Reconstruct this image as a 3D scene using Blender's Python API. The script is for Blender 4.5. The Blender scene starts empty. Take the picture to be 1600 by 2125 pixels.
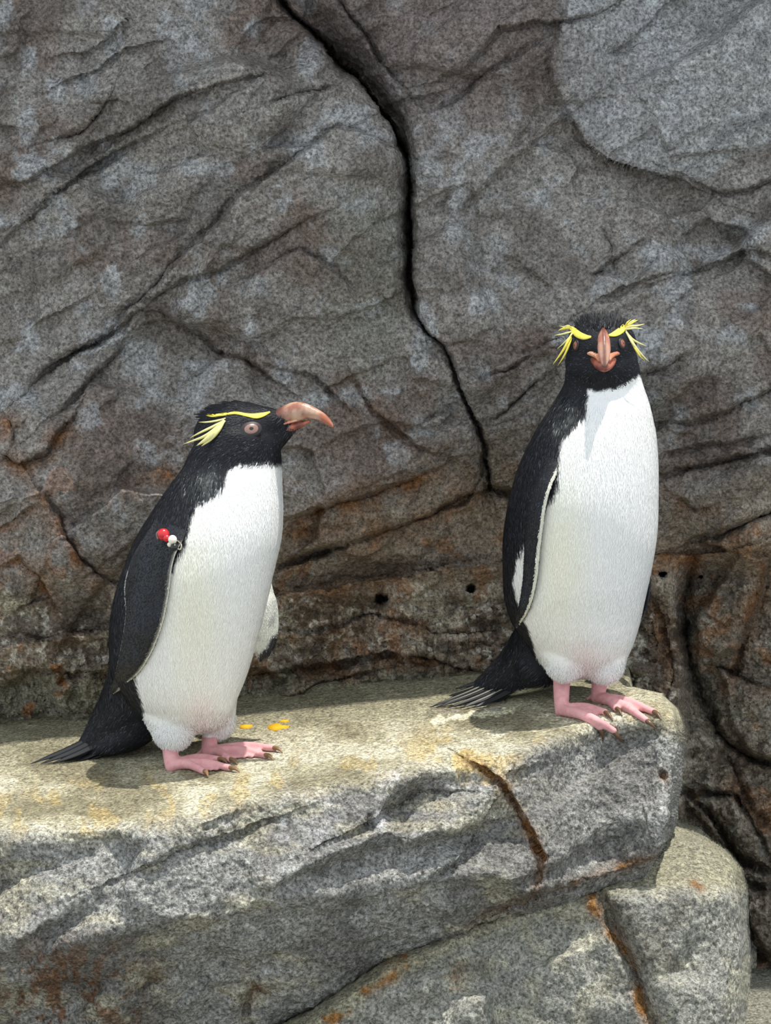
import bpy, bmesh, math, random
import numpy as np
from mathutils import Vector, Matrix
from mathutils.bvhtree import BVHTree

random.seed(7)
rng = np.random.default_rng(7)
scn = bpy.context.scene
COL = scn.collection

# ---------------------------------------------------------------- camera
FPX, DIST, PITCH = 6400.0, 4.0, math.radians(14.0)      # focal length for a 1600 px wide frame
FWD = np.array([0.0, math.cos(PITCH), -math.sin(PITCH)])
RGT = np.array([1.0, 0.0, 0.0])
UPV = np.array([0.0, math.sin(PITCH), math.cos(PITCH)])
TARGET = np.array([0.0, 0.0, 0.33])
CAM = TARGET - DIST * FWD
cam_data = bpy.data.cameras.new('camera')
cam = bpy.data.objects.new('camera', cam_data)
COL.objects.link(cam)
cam.location = CAM
cam.rotation_euler = (math.pi / 2 - PITCH, 0, 0)
cam_data.sensor_fit = 'HORIZONTAL'
cam_data.sensor_width = 36.0
cam_data.lens = 36.0 * FPX / 1600.0
cam_data.clip_start = 0.05
scn.camera = cam

# ---------------------------------------------------------------- sky, sun, exposure
world = bpy.data.worlds.new('sky')
scn.world = world
world.use_nodes = True
bg = world.node_tree.nodes['Background']
bg.inputs['Color'].default_value = (0.84, 0.92, 1.0, 1)
bg.inputs['Strength'].default_value = 1.25
sun_data = bpy.data.lights.new('sun', 'SUN')
sun_data.energy = 4.6
sun_data.angle = math.radians(0.9)
sun_data.color = (1.0, 0.96, 0.90)
sun = bpy.data.objects.new('sun', sun_data)
COL.objects.link(sun)
SUN_EL, SUN_AZ = math.radians(80), math.radians(107)     # almost overhead, a little to the right and behind
to_sun = Vector((math.sin(SUN_AZ) * math.cos(SUN_EL), -math.cos(SUN_AZ) * math.cos(SUN_EL), math.sin(SUN_EL)))
sun.rotation_euler = to_sun.to_track_quat('Z', 'Y').to_euler()
vs = scn.view_settings
scn.display_settings.display_device = 'sRGB'
vs.view_transform = 'Standard'
vs.look = 'None'
vs.exposure = 0.0
vs.gamma = 1.0
vs.use_curve_mapping = False

# ---------------------------------------------------------------- helpers
def at(px, py, w):
    """World point seen at (px, py) of the 1600x2125 frame, w metres beyond the birds' plane."""
    px, py, w = np.broadcast_arrays(np.asarray(px, float), np.asarray(py, float), np.asarray(w, float))
    d = (DIST + w)[..., None]
    return CAM + d * (FWD + ((px - 800.0) / FPX)[..., None] * RGT + ((1062.5 - py) / FPX)[..., None] * UPV)

def proj(P):
    q = np.asarray(P, float) - CAM
    z = q @ FWD
    return 800.0 + FPX * (q @ RGT) / z, 1062.5 - FPX * (q @ UPV) / z, z - DIST

def lin(c):
    c = np.asarray(c, float) / 255.0
    return np.where(c <= 0.04045, c / 12.92, ((c + 0.055) / 1.055) ** 2.4)

def _hash(ix, iy, iz, seed):
    h = (ix.astype(np.uint32) * np.uint32(374761393) + iy.astype(np.uint32) * np.uint32(668265263)
         + iz.astype(np.uint32) * np.uint32(2147483647) + np.uint32(seed * 2654435 % 4294967295))
    h = (h ^ (h >> np.uint32(13))) * np.uint32(1274126177)
    h = h ^ (h >> np.uint32(16))
    return (h & np.uint32(0xFFFF)).astype(np.float32) / 65535.0

def vnoise(P, freq, seed=0):
    q = P * freq
    i = np.floor(q).astype(np.int64)
    f = (q - i).astype(np.float32)
    u = f * f * (3 - 2 * f)
    out = 0
    for dx in (0, 1):
        wx = u[:, 0] if dx else 1 - u[:, 0]
        for dy in (0, 1):
            wy = u[:, 1] if dy else 1 - u[:, 1]
            for dz in (0, 1):
                wz = u[:, 2] if dz else 1 - u[:, 2]
                out = out + wx * wy * wz * _hash(i[:, 0] + dx, i[:, 1] + dy, i[:, 2] + dz, seed)
    return out * 2 - 1

def fbm(P, freq, octv=4, gain=0.5, seed=0, ridged=False):
    a, s, out = 1.0, 0.0, 0
    for k in range(octv):
        n = vnoise(P, freq * 2.03 ** k, seed + 17 * k)
        if ridged:
            n = 1 - 2 * np.abs(n)
        out = out + a * n
        s += a
        a *= gain
    return out / s

def sstep(a, b, x):
    t = np.clip((x - a) / (b - a), 0, 1)
    return t * t * (3 - 2 * t)

def smax(a, b, k):
    h = np.clip(0.5 + 0.5 * (a - b) / k, 0, 1)
    return b * (1 - h) + a * h + k * h * (1 - h)

def pl(pts, x):
    pts = np.array(pts, float)
    return np.interp(x, pts[:, 0], pts[:, 1])

def poly_dist(pts, X, Y, R):
    """distance to a polyline and side (+1 above a line drawn left to right); inf beyond R"""
    D = np.full(X.shape, 1e9)
    S = np.zeros(X.shape)
    T = np.zeros(X.shape)
    L = 0.0
    for (x0, y0), (x1, y1) in zip(pts[:-1], pts[1:]):
        sl = math.hypot(x1 - x0, y1 - y0)
        m = np.nonzero((X > min(x0, x1) - R) & (X < max(x0, x1) + R) & (Y > min(y0, y1) - R) & (Y < max(y0, y1) + R))
        xx, yy = X[m], Y[m]
        t = np.clip(((xx - x0) * (x1 - x0) + (yy - y0) * (y1 - y0)) / sl ** 2, 0, 1)
        d = np.hypot(xx - x0 - t * (x1 - x0), yy - y0 - t * (y1 - y0))
        s = -np.sign((x1 - x0) * (yy - y0) - (y1 - y0) * (xx - x0))
        b = d < D[m]
        dd, ss, tt = D[m], S[m], T[m]
        dd[b], ss[b], tt[b] = d[b], s[b], (L + t * sl)[b]
        D[m], S[m], T[m] = dd, ss, tt
        L += sl
    return D, S, T / L

def mesh_obj(name, verts, faces, mat=None, parent=None, cols=None, smooth=True, link=True):
    me = bpy.data.meshes.new(name)
    verts = np.asarray(verts, np.float32)
    faces = np.asarray(faces, np.int32) if not isinstance(faces, list) else faces
    if isinstance(faces, np.ndarray):
        n = faces.shape[1]
        me.vertices.add(len(verts))
        me.vertices.foreach_set('co', verts.ravel())
        me.loops.add(faces.size)
        me.loops.foreach_set('vertex_index', faces.ravel())
        me.polygons.add(len(faces))
        me.polygons.foreach_set('loop_start', np.arange(0, faces.size, n, dtype=np.int32))
        me.polygons.foreach_set('loop_total', np.full(len(faces), n, np.int32))
    else:
        me.from_pydata([tuple(map(float, v)) for v in verts], [], faces)
    if smooth:
        me.polygons.foreach_set('use_smooth', np.ones(len(me.polygons), bool))
    me.update(calc_edges=True)
    me.validate()
    if cols is not None:
        ca = me.color_attributes.new('Col', 'FLOAT_COLOR', 'POINT')
        c4 = np.ones((len(verts), 4), np.float32)
        c4[:, :3] = cols
        ca.data.foreach_set('color', c4.ravel())
    o = bpy.data.objects.new(name, me)
    if mat is not None:
        me.materials.append(mat)
    if link:
        COL.objects.link(o)
    if parent is not None:
        o.parent = parent
        o.matrix_parent_inverse = Matrix.Translation(-Vector(parent.location))
    return o

def tag(o, label=None, cat=None, group=None, kind=None):
    if label: o['label'] = label
    if cat: o['category'] = cat
    if group: o['group'] = group
    if kind: o['kind'] = kind
    return o

def empty(name, loc):
    o = bpy.data.objects.new(name, None)
    COL.objects.link(o)
    o.location = Vector(tuple(float(v) for v in loc))
    o.empty_display_size = 0.02
    return o

# ---------------------------------------------------------------- materials
def nodes(name):
    m = bpy.data.materials.new(name)
    m.use_nodes = True
    nt = m.node_tree
    return m, nt, nt.nodes, nt.links, nt.nodes['Principled BSDF']

def rock_material(name, speck=1.0, rough=0.85, bump=0.6, contrast=(0.45, 1.5)):
    m, nt, N, L, B = nodes(name)
    vc = N.new('ShaderNodeVertexColor'); vc.layer_name = 'Col'
    tc = N.new('ShaderNodeTexCoord')
    n1 = N.new('ShaderNodeTexNoise'); n1.inputs['Scale'].default_value = 240; n1.inputs['Detail'].default_value = 5; n1.inputs['Roughness'].default_value = 0.72
    n2 = N.new('ShaderNodeTexNoise'); n2.inputs['Scale'].default_value = 75; n2.inputs['Detail'].default_value = 4; n2.inputs['Roughness'].default_value = 0.65
    n3 = N.new('ShaderNodeTexNoise'); n3.inputs['Scale'].default_value = 420; n3.inputs['Detail'].default_value = 2
    for n in (n1, n2, n3): L.new(tc.outputs['Object'], n.inputs['Vector'])
    r1 = N.new('ShaderNodeMapRange'); r1.inputs['From Min'].default_value = 0.36; r1.inputs['From Max'].default_value = 0.64
    r1.inputs['To Min'].default_value = contrast[0]; r1.inputs['To Max'].default_value = contrast[1]
    L.new(n1.outputs['Fac'], r1.inputs['Value'])
    r2 = N.new('ShaderNodeMapRange'); r2.inputs['From Min'].default_value = 0.3; r2.inputs['From Max'].default_value = 0.7
    r2.inputs['To Min'].default_value = 0.72; r2.inputs['To Max'].default_value = 1.28
    L.new(n2.outputs['Fac'], r2.inputs['Value'])
    # bright mineral grains and dark pores
    r3 = N.new('ShaderNodeMapRange'); r3.inputs['From Min'].default_value = 0.64; r3.inputs['From Max'].default_value = 0.72
    r3.inputs['To Min'].default_value = 0; r3.inputs['To Max'].default_value = 0.35 * speck
    L.new(n3.outputs['Fac'], r3.inputs['Value'])
    mul = N.new('ShaderNodeMath'); mul.operation = 'MULTIPLY'
    L.new(r1.outputs[0], mul.inputs[0]); L.new(r2.outputs[0], mul.inputs[1])
    sc = N.new('ShaderNodeVectorMath'); sc.operation = 'SCALE'
    L.new(vc.outputs['Color'], sc.inputs[0]); L.new(mul.outputs[0], sc.inputs['Scale'])
    mx = N.new('ShaderNodeMix'); mx.data_type = 'RGBA'
    L.new(r3.outputs[0], mx.inputs[0]); L.new(sc.outputs[0], mx.inputs[6]); mx.inputs[7].default_value = (0.55, 0.54, 0.5, 1)
    n4 = N.new('ShaderNodeTexNoise'); n4.inputs['Scale'].default_value = 190; n4.inputs['Detail'].default_value = 3; n4.inputs['Roughness'].default_value = 0.6
    of = N.new('ShaderNodeVectorMath'); of.operation = 'ADD'; of.inputs[1].default_value = (3.1, 7.7, 1.3)
    L.new(tc.outputs['Object'], of.inputs[0]); L.new(of.outputs[0], n4.inputs['Vector'])
    r4 = N.new('ShaderNodeMapRange'); r4.inputs['From Min'].default_value = 0.57; r4.inputs['From Max'].default_value = 0.66
    r4.inputs['To Max'].default_value = 0.6
    L.new(n4.outputs['Fac'], r4.inputs['Value'])
    mp = N.new('ShaderNodeMix'); mp.data_type = 'RGBA'
    L.new(r4.outputs[0], mp.inputs[0]); L.new(mx.outputs[2], mp.inputs[6]); mp.inputs[7].default_value = (0.05, 0.04, 0.028, 1)
    L.new(mp.outputs[2], B.inputs['Base Color'])
    B.inputs['Roughness'].default_value = rough
    B.inputs['Specular IOR Level'].default_value = 0.3
    bp = N.new('ShaderNodeBump'); bp.inputs['Strength'].default_value = bump; bp.inputs['Distance'].default_value = 0.003
    L.new(n1.outputs['Fac'], bp.inputs['Height'])
    bp2 = N.new('ShaderNodeBump'); bp2.inputs['Strength'].default_value = bump; bp2.inputs['Distance'].default_value = 0.006
    L.new(n2.outputs['Fac'], bp2.inputs['Height']); L.new(bp.outputs[0], bp2.inputs['Normal'])
    L.new(bp2.outputs[0], B.inputs['Normal'])
    return m

def attr_material(name, rough=0.6, bump_scale=0, bump=0.3, sheen=0.0, sss=0.0, stretch=None, spec=0.5):
    m, nt, N, L, B = nodes(name)
    vc = N.new('ShaderNodeVertexColor'); vc.layer_name = 'Col'
    L.new(vc.outputs['Color'], B.inputs['Base Color'])
    B.inputs['Roughness'].default_value = rough
    B.inputs['Specular IOR Level'].default_value = spec
    if sss:
        B.inputs['Subsurface Weight'].default_value = sss
        B.inputs['Subsurface Radius'].default_value = (0.006, 0.003, 0.002)
        B.inputs['Subsurface Scale'].default_value = 0.4
    if sheen:
        B.inputs['Sheen Weight'].default_value = sheen
    if bump_scale:
        tc = N.new('ShaderNodeTexCoord')
        mp = N.new('ShaderNodeMapping')
        if stretch: mp.inputs['Scale'].default_value = stretch
        n = N.new('ShaderNodeTexNoise'); n.inputs['Scale'].default_value = bump_scale; n.inputs['Detail'].default_value = 3
        L.new(tc.outputs['Object'], mp.inputs['Vector']); L.new(mp.outputs[0], n.inputs['Vector'])
        b = N.new('ShaderNodeBump'); b.inputs['Strength'].default_value = bump; b.inputs['Distance'].default_value = 0.002
        L.new(n.outputs['Fac'], b.inputs['Height']); L.new(b.outputs[0], B.inputs['Normal'])
    return m

def flat_material(name, rgb, rough=0.5, spec=0.5, noise=0.0, scale=300, sss=0):
    m, nt, N, L, B = nodes(name)
    c = lin(rgb)
    B.inputs['Base Color'].default_value = (*c, 1)
    B.inputs['Roughness'].default_value = rough
    B.inputs['Specular IOR Level'].default_value = spec
    if sss:
        B.inputs['Subsurface Weight'].default_value = sss
        B.inputs['Subsurface Scale'].default_value = 0.003
    if noise:
        tc = N.new('ShaderNodeTexCoord')
        n = N.new('ShaderNodeTexNoise'); n.inputs['Scale'].default_value = scale
        L.new(tc.outputs['Object'], n.inputs['Vector'])
        r = N.new('ShaderNodeMapRange'); r.inputs['To Min'].default_value = 1 - noise; r.inputs['To Max'].default_value = 1 + noise
        L.new(n.outputs['Fac'], r.inputs['Value'])
        s = N.new('ShaderNodeVectorMath'); s.operation = 'SCALE'; s.inputs[0].default_value = c
        L.new(r.outputs[0], s.inputs['Scale']); L.new(s.outputs[0], B.inputs['Base Color'])
    return m

M_WALL = rock_material('shaded_rock', speck=0.5, contrast=(0.40, 1.6))
M_LEDGE = rock_material('ledge_rock', speck=0.9, contrast=(0.34, 1.62), bump=0.9)
M_BODY = attr_material('plumage_skin', 0.7, 420, 0.25, stretch=(1, 1, 0.3), spec=0.25)
M_FEATHER = attr_material('feathers', 0.6, spec=0.3)
M_FLIPPER = attr_material('flipper_feathers', 0.42, 700, 0.4, spec=0.5)
M_HORN = attr_material('bill_horn', 0.3, 260, 0.2, spec=0.5)
M_YELLOW = flat_material('yellow_feather', (232, 216, 92), 0.55, 0.3, 0.25, 400)
M_PALEYELLOW = flat_material('pale_yellow_feather', (222, 214, 146), 0.55, 0.3, 0.2, 400)
M_CLAW = flat_material('claw_horn', (128, 100, 68), 0.35, 0.5, 0.5, 300)
M_DARKCLAW = flat_material('dark_claw_horn', (96, 72, 50), 0.35, 0.5, 0.4, 300)
M_PUPIL = flat_material('pupil', (8, 7, 8), 0.08, 0.8)
M_IRIS = flat_material('iris', (138, 106, 94), 0.25, 0.6, 0.3, 900)
M_IRISRED = flat_material('red_iris', (140, 84, 66), 0.2, 0.6, 0.3, 900)
M_TAIL = flat_material('tail_feather', (16, 17, 21), 0.5, 0.5, 0.5, 500)
M_TAILPALE = flat_material('pale_feather_shaft', (168, 165, 140), 0.5, 0.4, 0.2, 500)
M_RED = flat_material('red_plastic', (196, 34, 44), 0.25, 0.6)
M_WHITE = flat_material('white_plastic', (236, 228, 210), 0.25, 0.6)
M_BLACK = flat_material('black_plastic', (14, 14, 16), 0.2, 0.6)
M_WIRE = flat_material('steel_wire', (150, 140, 125), 0.3, 0.7)

# ---------------------------------------------------------------- rock surfaces
LIP = [(-700, 1850), (-300, 1790), (0, 1722), (200, 1712), (420, 1685), (640, 1650), (800, 1618), (950, 1592), (1100, 1560),
       (1180, 1525), (1250, 1502), (1330, 1500), (1400, 1505), (1500, 1520)]
BULGE = [(-700, 1990), (0, 1950), (200, 1925), (450, 1862), (700, 1835), (850, 1800), (1000, 1790), (1150, 1850), (1500, 1900)]

def w_top(px, py):
    return 0.0025 * (1632 - (py + 0.12 * px))

def w_ledge(px, py):
    """depth of the big ledge: flat top, rounded lip, front face"""
    lip = pl(LIP, px)
    wl = w_top(px, lip)
    wl = np.minimum(wl, 0.05)
    t = w_top(px, py)
    # shallow terrace and hollow at the left of the top
    t = t + 0.012 * np.exp(-((px - 60) / 260) ** 2 - ((py - 1668) / 20) ** 2)
    d = py - lip
    out = -0.00022 * np.clip(d, 0, None)
    b = pl(BULGE, px) - lip
    under = np.clip(d - b, 0, None)
    face = wl + 0.012 + out + (0.00085 * under) * sstep(0, 60, under)
    # the right block of the front face, beyond the rust seam, faces a little more to the right
    seam = pl([(1590, 990), (1650, 1040), (1720, 1085), (1780, 1125), (1850, 1112), (1900, 1090), (2200, 900)], py)
    face = face + 0.00002 * np.clip(px - seam, 0, None) + 0.018 * sstep(40, -30, px - seam) * sstep(1620, 1700, py) * sstep(1990, 1800, py) * sstep(seam - 330, seam - 100, px) * 0.9
    w = smax(t, face, 0.045)
    # right end: rounds off and turns away
    end = pl([(1300, 1300), (1425, 1310), (1440, 1370), (1470, 1396), (1520, 1406), (1620, 1398), (1700, 1384), (1765, 1368), (1800, 1352), (1900, 1330)], py)
    r = np.clip((px - (end - 38)) / 38.0, 0, 1.6)
    w = w + np.where(r < 1, 0.035 * (1 - np.sqrt(np.clip(1 - r ** 2, 0, 1))), 0.035 + (r - 1) * 0.75)
    # underside: the face ends at the crack above the lower block
    bot = pl([(-700, 2500), (300, 2260), (620, 2110), (800, 2005), (960, 1935), (1100, 1872), (1250, 1822), (1380, 1772), (1500, 1740)], px)
    u = np.clip((py - (bot - 14)) / 14.0, 0, 40)
    w = w + np.where(u < 1, 0.02 * u ** 2, 0.02 + 0.02 * (u - 1))
    return w

BLOCKLIP = [(300, 2330), (620, 2160), (800, 2040), (960, 1965), (1100, 1905), (1230, 1868), (1300, 1850), (1420, 1842), (1540, 1850), (1700, 1860)]

def w_block(px, py):
    """depth of the lower block in front of and under the ledge"""
    lip = pl(BLOCKLIP, px)
    wl = pl([(300, -0.25), (800, -0.24), (1000, -0.20), (1230, -0.115), (1340, -0.10), (1450, -0.085), (1540, -0.05), (1700, 0.0)], px)
    slope = pl([(300, 0.0026), (1100, 0.0026), (1250, 0.0017), (1500, 0.0018)], px)
    t = wl + slope * (lip - py)
    face = wl + 0.01 - 0.00012 * np.clip(py - lip, 0, None)
    crease = pl([(1840, 1240), (1900, 1262), (1960, 1285), (2020, 1318), (2125, 1360), (2300, 1400)], py)
    face = face + 0.022 * np.exp(-((px - crease) / 14) ** 2) - 0.02 * sstep(0, 60, px - crease) + 0.00028 * np.clip(crease - 20 - px, 0, 260)
    w = smax(t, face, 0.035)
    end = pl([(1700, 1440), (1745, 1475), (1765, 1500), (1800, 1522), (1850, 1531), (2000, 1534), (2125, 1532), (2400, 1530)], py)
    r = np.clip((px - (end - 55)) / 55.0, 0, 1.5)
    w = w + np.where(r < 1, 0.05 * (1 - np.sqrt(np.clip(1 - r ** 2, 0, 1))), 0.05 + (r - 1) * 0.8)
    # back edge of its top
    back = pl([(1300, 1800), (1380, 1738), (1440, 1748), (1500, 1776), (1540, 1800)], px)
    w = w + 0.004 * np.clip(back - py, 0, 60)
    return w

MAIN_CRACK = [(540, -60), (585, 0), (650, 62), (705, 120), (745, 170), (785, 222), (818, 270), (842, 322), (851, 372), (850, 440), (856, 520), (854, 600), (859, 655),
              (882, 688), (918, 712), (942, 762), (966, 822), (992, 880), (1003, 930), (1010, 972), (1018, 1010)]
BASE_LINE = [(-400, 1390), (0, 1345), (140, 1310), (250, 1300), (575, 1172), (650, 1150), (720, 1127), (800, 1098), (900, 1060), (1018, 1010),
             (1100, 1020), (1360, 1130), (1440, 1132), (1520, 1102), (1560, 1075), (1600, 1062), (2000, 1000)]
# polyline, crack depth (m), crack half width (px), step (m, + = upper side forward), step reach (px), rust
CREASES = [
    (MAIN_CRACK, 0.045, 4.5, 0.010, 70, 0.0),
    (MAIN_CRACK[:14], 0.06, 7, 0.0, 10, 0.0),
    ([(660, 60), (715, 118), (755, 165), (800, 215), (832, 275), (846, 330), (848, 380)], 0.09, 19, 0.0, 10, 0.0),
    ([(848, 380), (846, 450), (852, 530), (856, 620)], 0.06, 13, 0.0, 10, 0.0),
    ([(600, -60), (650, 20), (700, 75), (770, 150), (835, 235)], 0.05, 40, 0.0, 30, 0.0),
    ([(660, -60), (740, 60), (790, 130), (850, 200)], 0.012, 8, -0.012, 60, 0.0),
    ([(0, 392), (60, 370), (130, 330), (200, 292), (280, 258), (340, 214), (400, 190), (520, 160)], 0.008, 5, 0.018, 70, 0),
    ([(0, 505), (60, 450), (130, 390), (210, 330), (280, 292), (345, 262)], 0.010, 6, 0.010, 60, 0),
    ([(20, 470), (90, 420), (170, 370), (240, 330)], 0.006, 4, -0.006, 40, 0),
    ([(180, 722), (232, 688), (262, 650), (300, 618), (352, 560), (400, 512), (455, 455), (500, 402), (560, 366), (620, 318), (700, 262), (760, 280), (800, 300)], 0.010, 6, -0.016, 80, 0),
    ([(60, 800), (120, 742), (190, 712), (262, 668), (292, 640)], 0.016, 9, 0.014, 60, 0),
    ([(300, 622), (380, 582), (450, 562), (520, 520), (590, 482), (640, 455)], 0.012, 6, 0.012, 60, 0),
    ([(280, 640), (330, 640), (382, 676), (420, 700), (450, 728), (520, 745), (556, 775), (590, 800)], 0.012, 5, 0.010, 50, 0.1),
    ([(540, 560), (620, 520), (700, 560), (740, 620)], 0.006, 8, -0.006, 60, 0),
    ([(575, 757), (650, 774), (690, 815), (715, 838)], 0.008, 5, 0.008, 40, 0),
    ([(552, 222), (610, 200), (660, 186), (704, 174)], 0.010, 5, -0.018, 60, 0),
    ([(500, 80), (516, 60), (560, 40), (640, 30)], 0.008, 4, 0.006, 40, 0),
    ([(120, 178), (200, 140), (260, 104), (330, 90)], 0.004, 4, 0.008, 60, 0),
    ([(120, 284), (170, 270), (200, 235), (220, 200)], 0.012, 8, 0.010, 50, 0),
    ([(110, 862), (160, 820), (215, 765), (262, 700)], 0.014, 8, 0.012, 60, 0),
    ([(0, 930), (40, 962), (92, 940), (120, 900), (150, 860)], 0.012, 6, 0.014, 50, 0.8),
    ([(0, 855), (20, 880), (30, 920)], 0.010, 5, 0.0, 40, 0.7),
    ([(85, 1020), (118, 1070), (135, 1120), (168, 1165), (205, 1195), (240, 1212)], 0.012, 6, -0.012, 50, 0.9),
    ([(0, 1180), (40, 1160), (80, 1190), (120, 1260)], 0.006, 5, 0.010, 50, 0.7),
    ([(300, 985), (330, 975), (370, 990)], 0.004, 5, 0.0, 50, 0.8),
    ([(0, 1100), (60, 1060), (100, 1050)], 0.005, 5, 0.004, 50, 0.3),
    ([(740, 790), (772, 850), (820, 892), (870, 925), (905, 940)], 0.008, 5, 0.012, 50, 0.3),
    ([(840, 900), (880, 876), (925, 852), (965, 826)], 0.007, 4, -0.004, 40, 0),
    ([(600, 1092), (650, 1060), (700, 1040), (765, 1028), (820, 1005), (862, 990), (905, 972)], 0.010, 5, 0.016, 60, 1.0),
    ([(560, 1110), (640, 1095), (720, 1085)], 0.003, 5, 0.004, 60, 0.5),
    ([(580, 1172), (650, 1150), (715, 1126)], 0.05, 8, 0.008, 40, 0.1),
    ([(715, 1126), (800, 1098), (900, 1062), (960, 1030), (1016, 1012)], 0.012, 5, 0.018, 60, 0.6),
    ([(1018, 1010), (1040, 1025), (1080, 1030), (1130, 1015)], 0.03, 8, 0.016, 50, 0.2),
    ([(1000, 990), (975, 1040), (930, 1055)], 0.01, 7, 0.010, 30, 0.1),
    ([(1020, 872), (1055, 842), (1090, 812), (1130, 780)], 0.018, 4, 0.004, 40, 0),
    ([(940, 760), (1000, 790), (1060, 770), (1120, 720), (1180, 690)], 0.006, 6, -0.010, 60, 0),
    ([(905, 165), (960, 150), (1040, 60), (1100, 48), (1160, 45), (1240, 30), (1290, 0)], 0.008, 6, 0.010, 60, 0),
    ([(880, 235), (940, 215), (1000, 165), (1060, 120), (1110, 92), (1150, 70)], 0.009, 7, -0.008, 60, 0),
    ([(1165, 60), (1142, 130), (1152, 172), (1182, 235), (1212, 292), (1255, 332), (1300, 350), (1350, 358), (1400, 368), (1450, 392)], 0.003, 4, 0.016, 60, 0),
    ([(1450, 378), (1500, 402), (1550, 392), (1600, 372), (1700, 360)], 0.012, 6, 0.012, 60, 0),
    ([(1405, 572), (1450, 558), (1500, 540), (1550, 520), (1620, 532)], 0.010, 5, 0.012, 60, 0),
    ([(1235, 632), (1300, 596), (1360, 574), (1420, 560)], 0.005, 5, 0.008, 60, 0),
    ([(1250, 470), (1270, 510), (1268, 560)], 0.012, 9, 0.0, 40, 0),
    ([(1480, 310), (1530, 270), (1600, 250)], 0.004, 8, -0.010, 60, 0),
    ([(905, 425), (925, 420), (940, 400)], 0.008, 4, 0.0, 40, 0),
    ([(1370, 880), (1440, 872), (1490, 858), (1540, 832), (1600, 800), (1700, 760)], 0.010, 7, 0.014, 60, 0),
    ([(1360, 950), (1440, 930), (1520, 915), (1600, 900)], 0.008, 5, 0.008, 40, 0),
    ([(1360, 985), (1450, 968), (1530, 945), (1650, 925)], 0.016, 8, 0.012, 40, 0),
    ([(1400, 1030), (1425, 1055), (1445, 1062), (1480, 1050)], 0.008, 4, 0.008, 30, 0.5),
    ([(1430, 1130), (1500, 1108), (1545, 1082), (1600, 1060), (1700, 1040)], 0.035, 9, 0.012, 40, 0.1),
    ([(1360, 1152), (1450, 1150), (1540, 1138), (1580, 1120)], 0.008, 5, -0.012, 40, 0.8),
    # strip of strata behind the ledge
    ([(575, 1234), (640, 1222), (700, 1216), (760, 1205), (850, 1190), (950, 1180), (1050, 1166)], 0.002, 4, -0.030, 46, 0.4),
    ([(0, 1342), (120, 1322), (230, 1302)], 0.004, 4, -0.022, 60, 0.2),
    ([(560, 1302), (640, 1310), (720, 1296), (770, 1276), (830, 1290), (900, 1318), (1000, 1316)], 0.010, 6, -0.012, 30, 0.3),
    ([(540, 1395), (620, 1385), (720, 1372), (800, 1356), (900, 1370), (980, 1392), (1010, 1400)], 0.018, 6, 0.022, 30, 0.5),
    ([(0, 1398), (100, 1392), (200, 1395), (300, 1400)], 0.010, 5, 0.014, 36, 0.3),
    ([(500, 1448), (560, 1450), (610, 1444), (650, 1424), (700, 1408), (780, 1396)], 0.022, 5, 0.016, 30, 0.4),
    ([(0, 1535), (60, 1530), (130, 1522), (190, 1505)], 0.03, 7, 0.010, 30, 0.1),
    # right side: crevice, boulder and rubble
    ([(1440, 1160), (1422, 1230), (1418, 1300), (1432, 1370), (1455, 1440), (1480, 1500)], 0.07, 13, 0.0, 30, 0.05),
    ([(1590, 1150), (1585, 1220), (1555, 1300), (1530, 1390), (1520, 1430)], 0.025, 10, 0.0, 30, 0.8),
    ([(1445, 1375), (1500, 1385), (1560, 1420), (1620, 1440)], 0.02, 8, 0.01, 30, 0.3),
    ([(1480, 1470), (1490, 1520), (1520, 1552), (1560, 1570), (1620, 1592)], 0.06, 10, 0.006, 40, 0.2),
    ([(1400, 1640), (1450, 1670), (1490, 1730), (1520, 1780), (1600, 1820)], 0.05, 10, -0.02, 50, 0.2),
    ([(1450, 1640), (1530, 1650), (1560, 1700), (1590, 1760)], 0.03, 7, 0.012, 40, 0.0),
    ([(1500, 1560), (1530, 1610), (1560, 1680), (1600, 1720)], 0.03, 10, 0.0, 40, 0.3),
    ([(1540, 1830), (1600, 1850)], 0.04, 9, 0.01, 40, 0.1),
    ([(1535, 1900), (1560, 1960), (1600, 2000)], 0.04, 10, 0.01, 40, 0.5),
    ([(1350, 1230), (1380, 1300), (1400, 1400), (1390, 1440)], 0.012, 8, 0.008, 40, 0.6),
]
HOLES = [(787, 1243, 12), (800, 1243, 7), (977, 1222, 9), (1372, 1191, 9), (1452, 1196, 4)]

def fill(verts_w, px, py):
    return verts_w

def facets(X, Y, n, box, ang, stretch, tilt, k, seed):
    r = np.random.default_rng(seed)
    sx = r.uniform(box[0], box[1], n); sy = r.uniform(box[2], box[3], n)
    tx = r.normal(0, tilt, n); ty = r.normal(0, tilt, n); hh = r.normal(0, tilt * 60, n)
    ca, sa = math.cos(ang), math.sin(ang)
    def dist(i):
        dx, dy = X - sx[i], Y - sy[i]
        return np.hypot((dx * ca + dy * sa) / stretch, -dx * sa + dy * ca)
    dm = np.full(X.shape, 1e9)
    for i in range(n):
        dm = np.minimum(dm, dist(i))
    num = np.zeros(X.shape); den = np.zeros(X.shape)
    for i in range(n):
        e = np.exp(-np.clip((dist(i) - dm) / k, 0, 30))
        num += e * (hh[i] + np.clip(tx[i] * (X - sx[i]) + ty[i] * (Y - sy[i]), -0.04, 0.04)); den += e
    return num / den

def grid_axis(lo, a, b, hi, step, coarse):
    return np.concatenate([np.arange(lo, a, coarse), np.arange(a, b, step), np.arange(b, hi + coarse, coarse)])

def grid_faces(nx, ny):
    i = np.arange(nx * ny).reshape(ny, nx)
    return np.stack([i[:-1, :-1], i[1:, :-1], i[1:, 1:], i[:-1, 1:]], -1).reshape(-1, 4)

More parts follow.
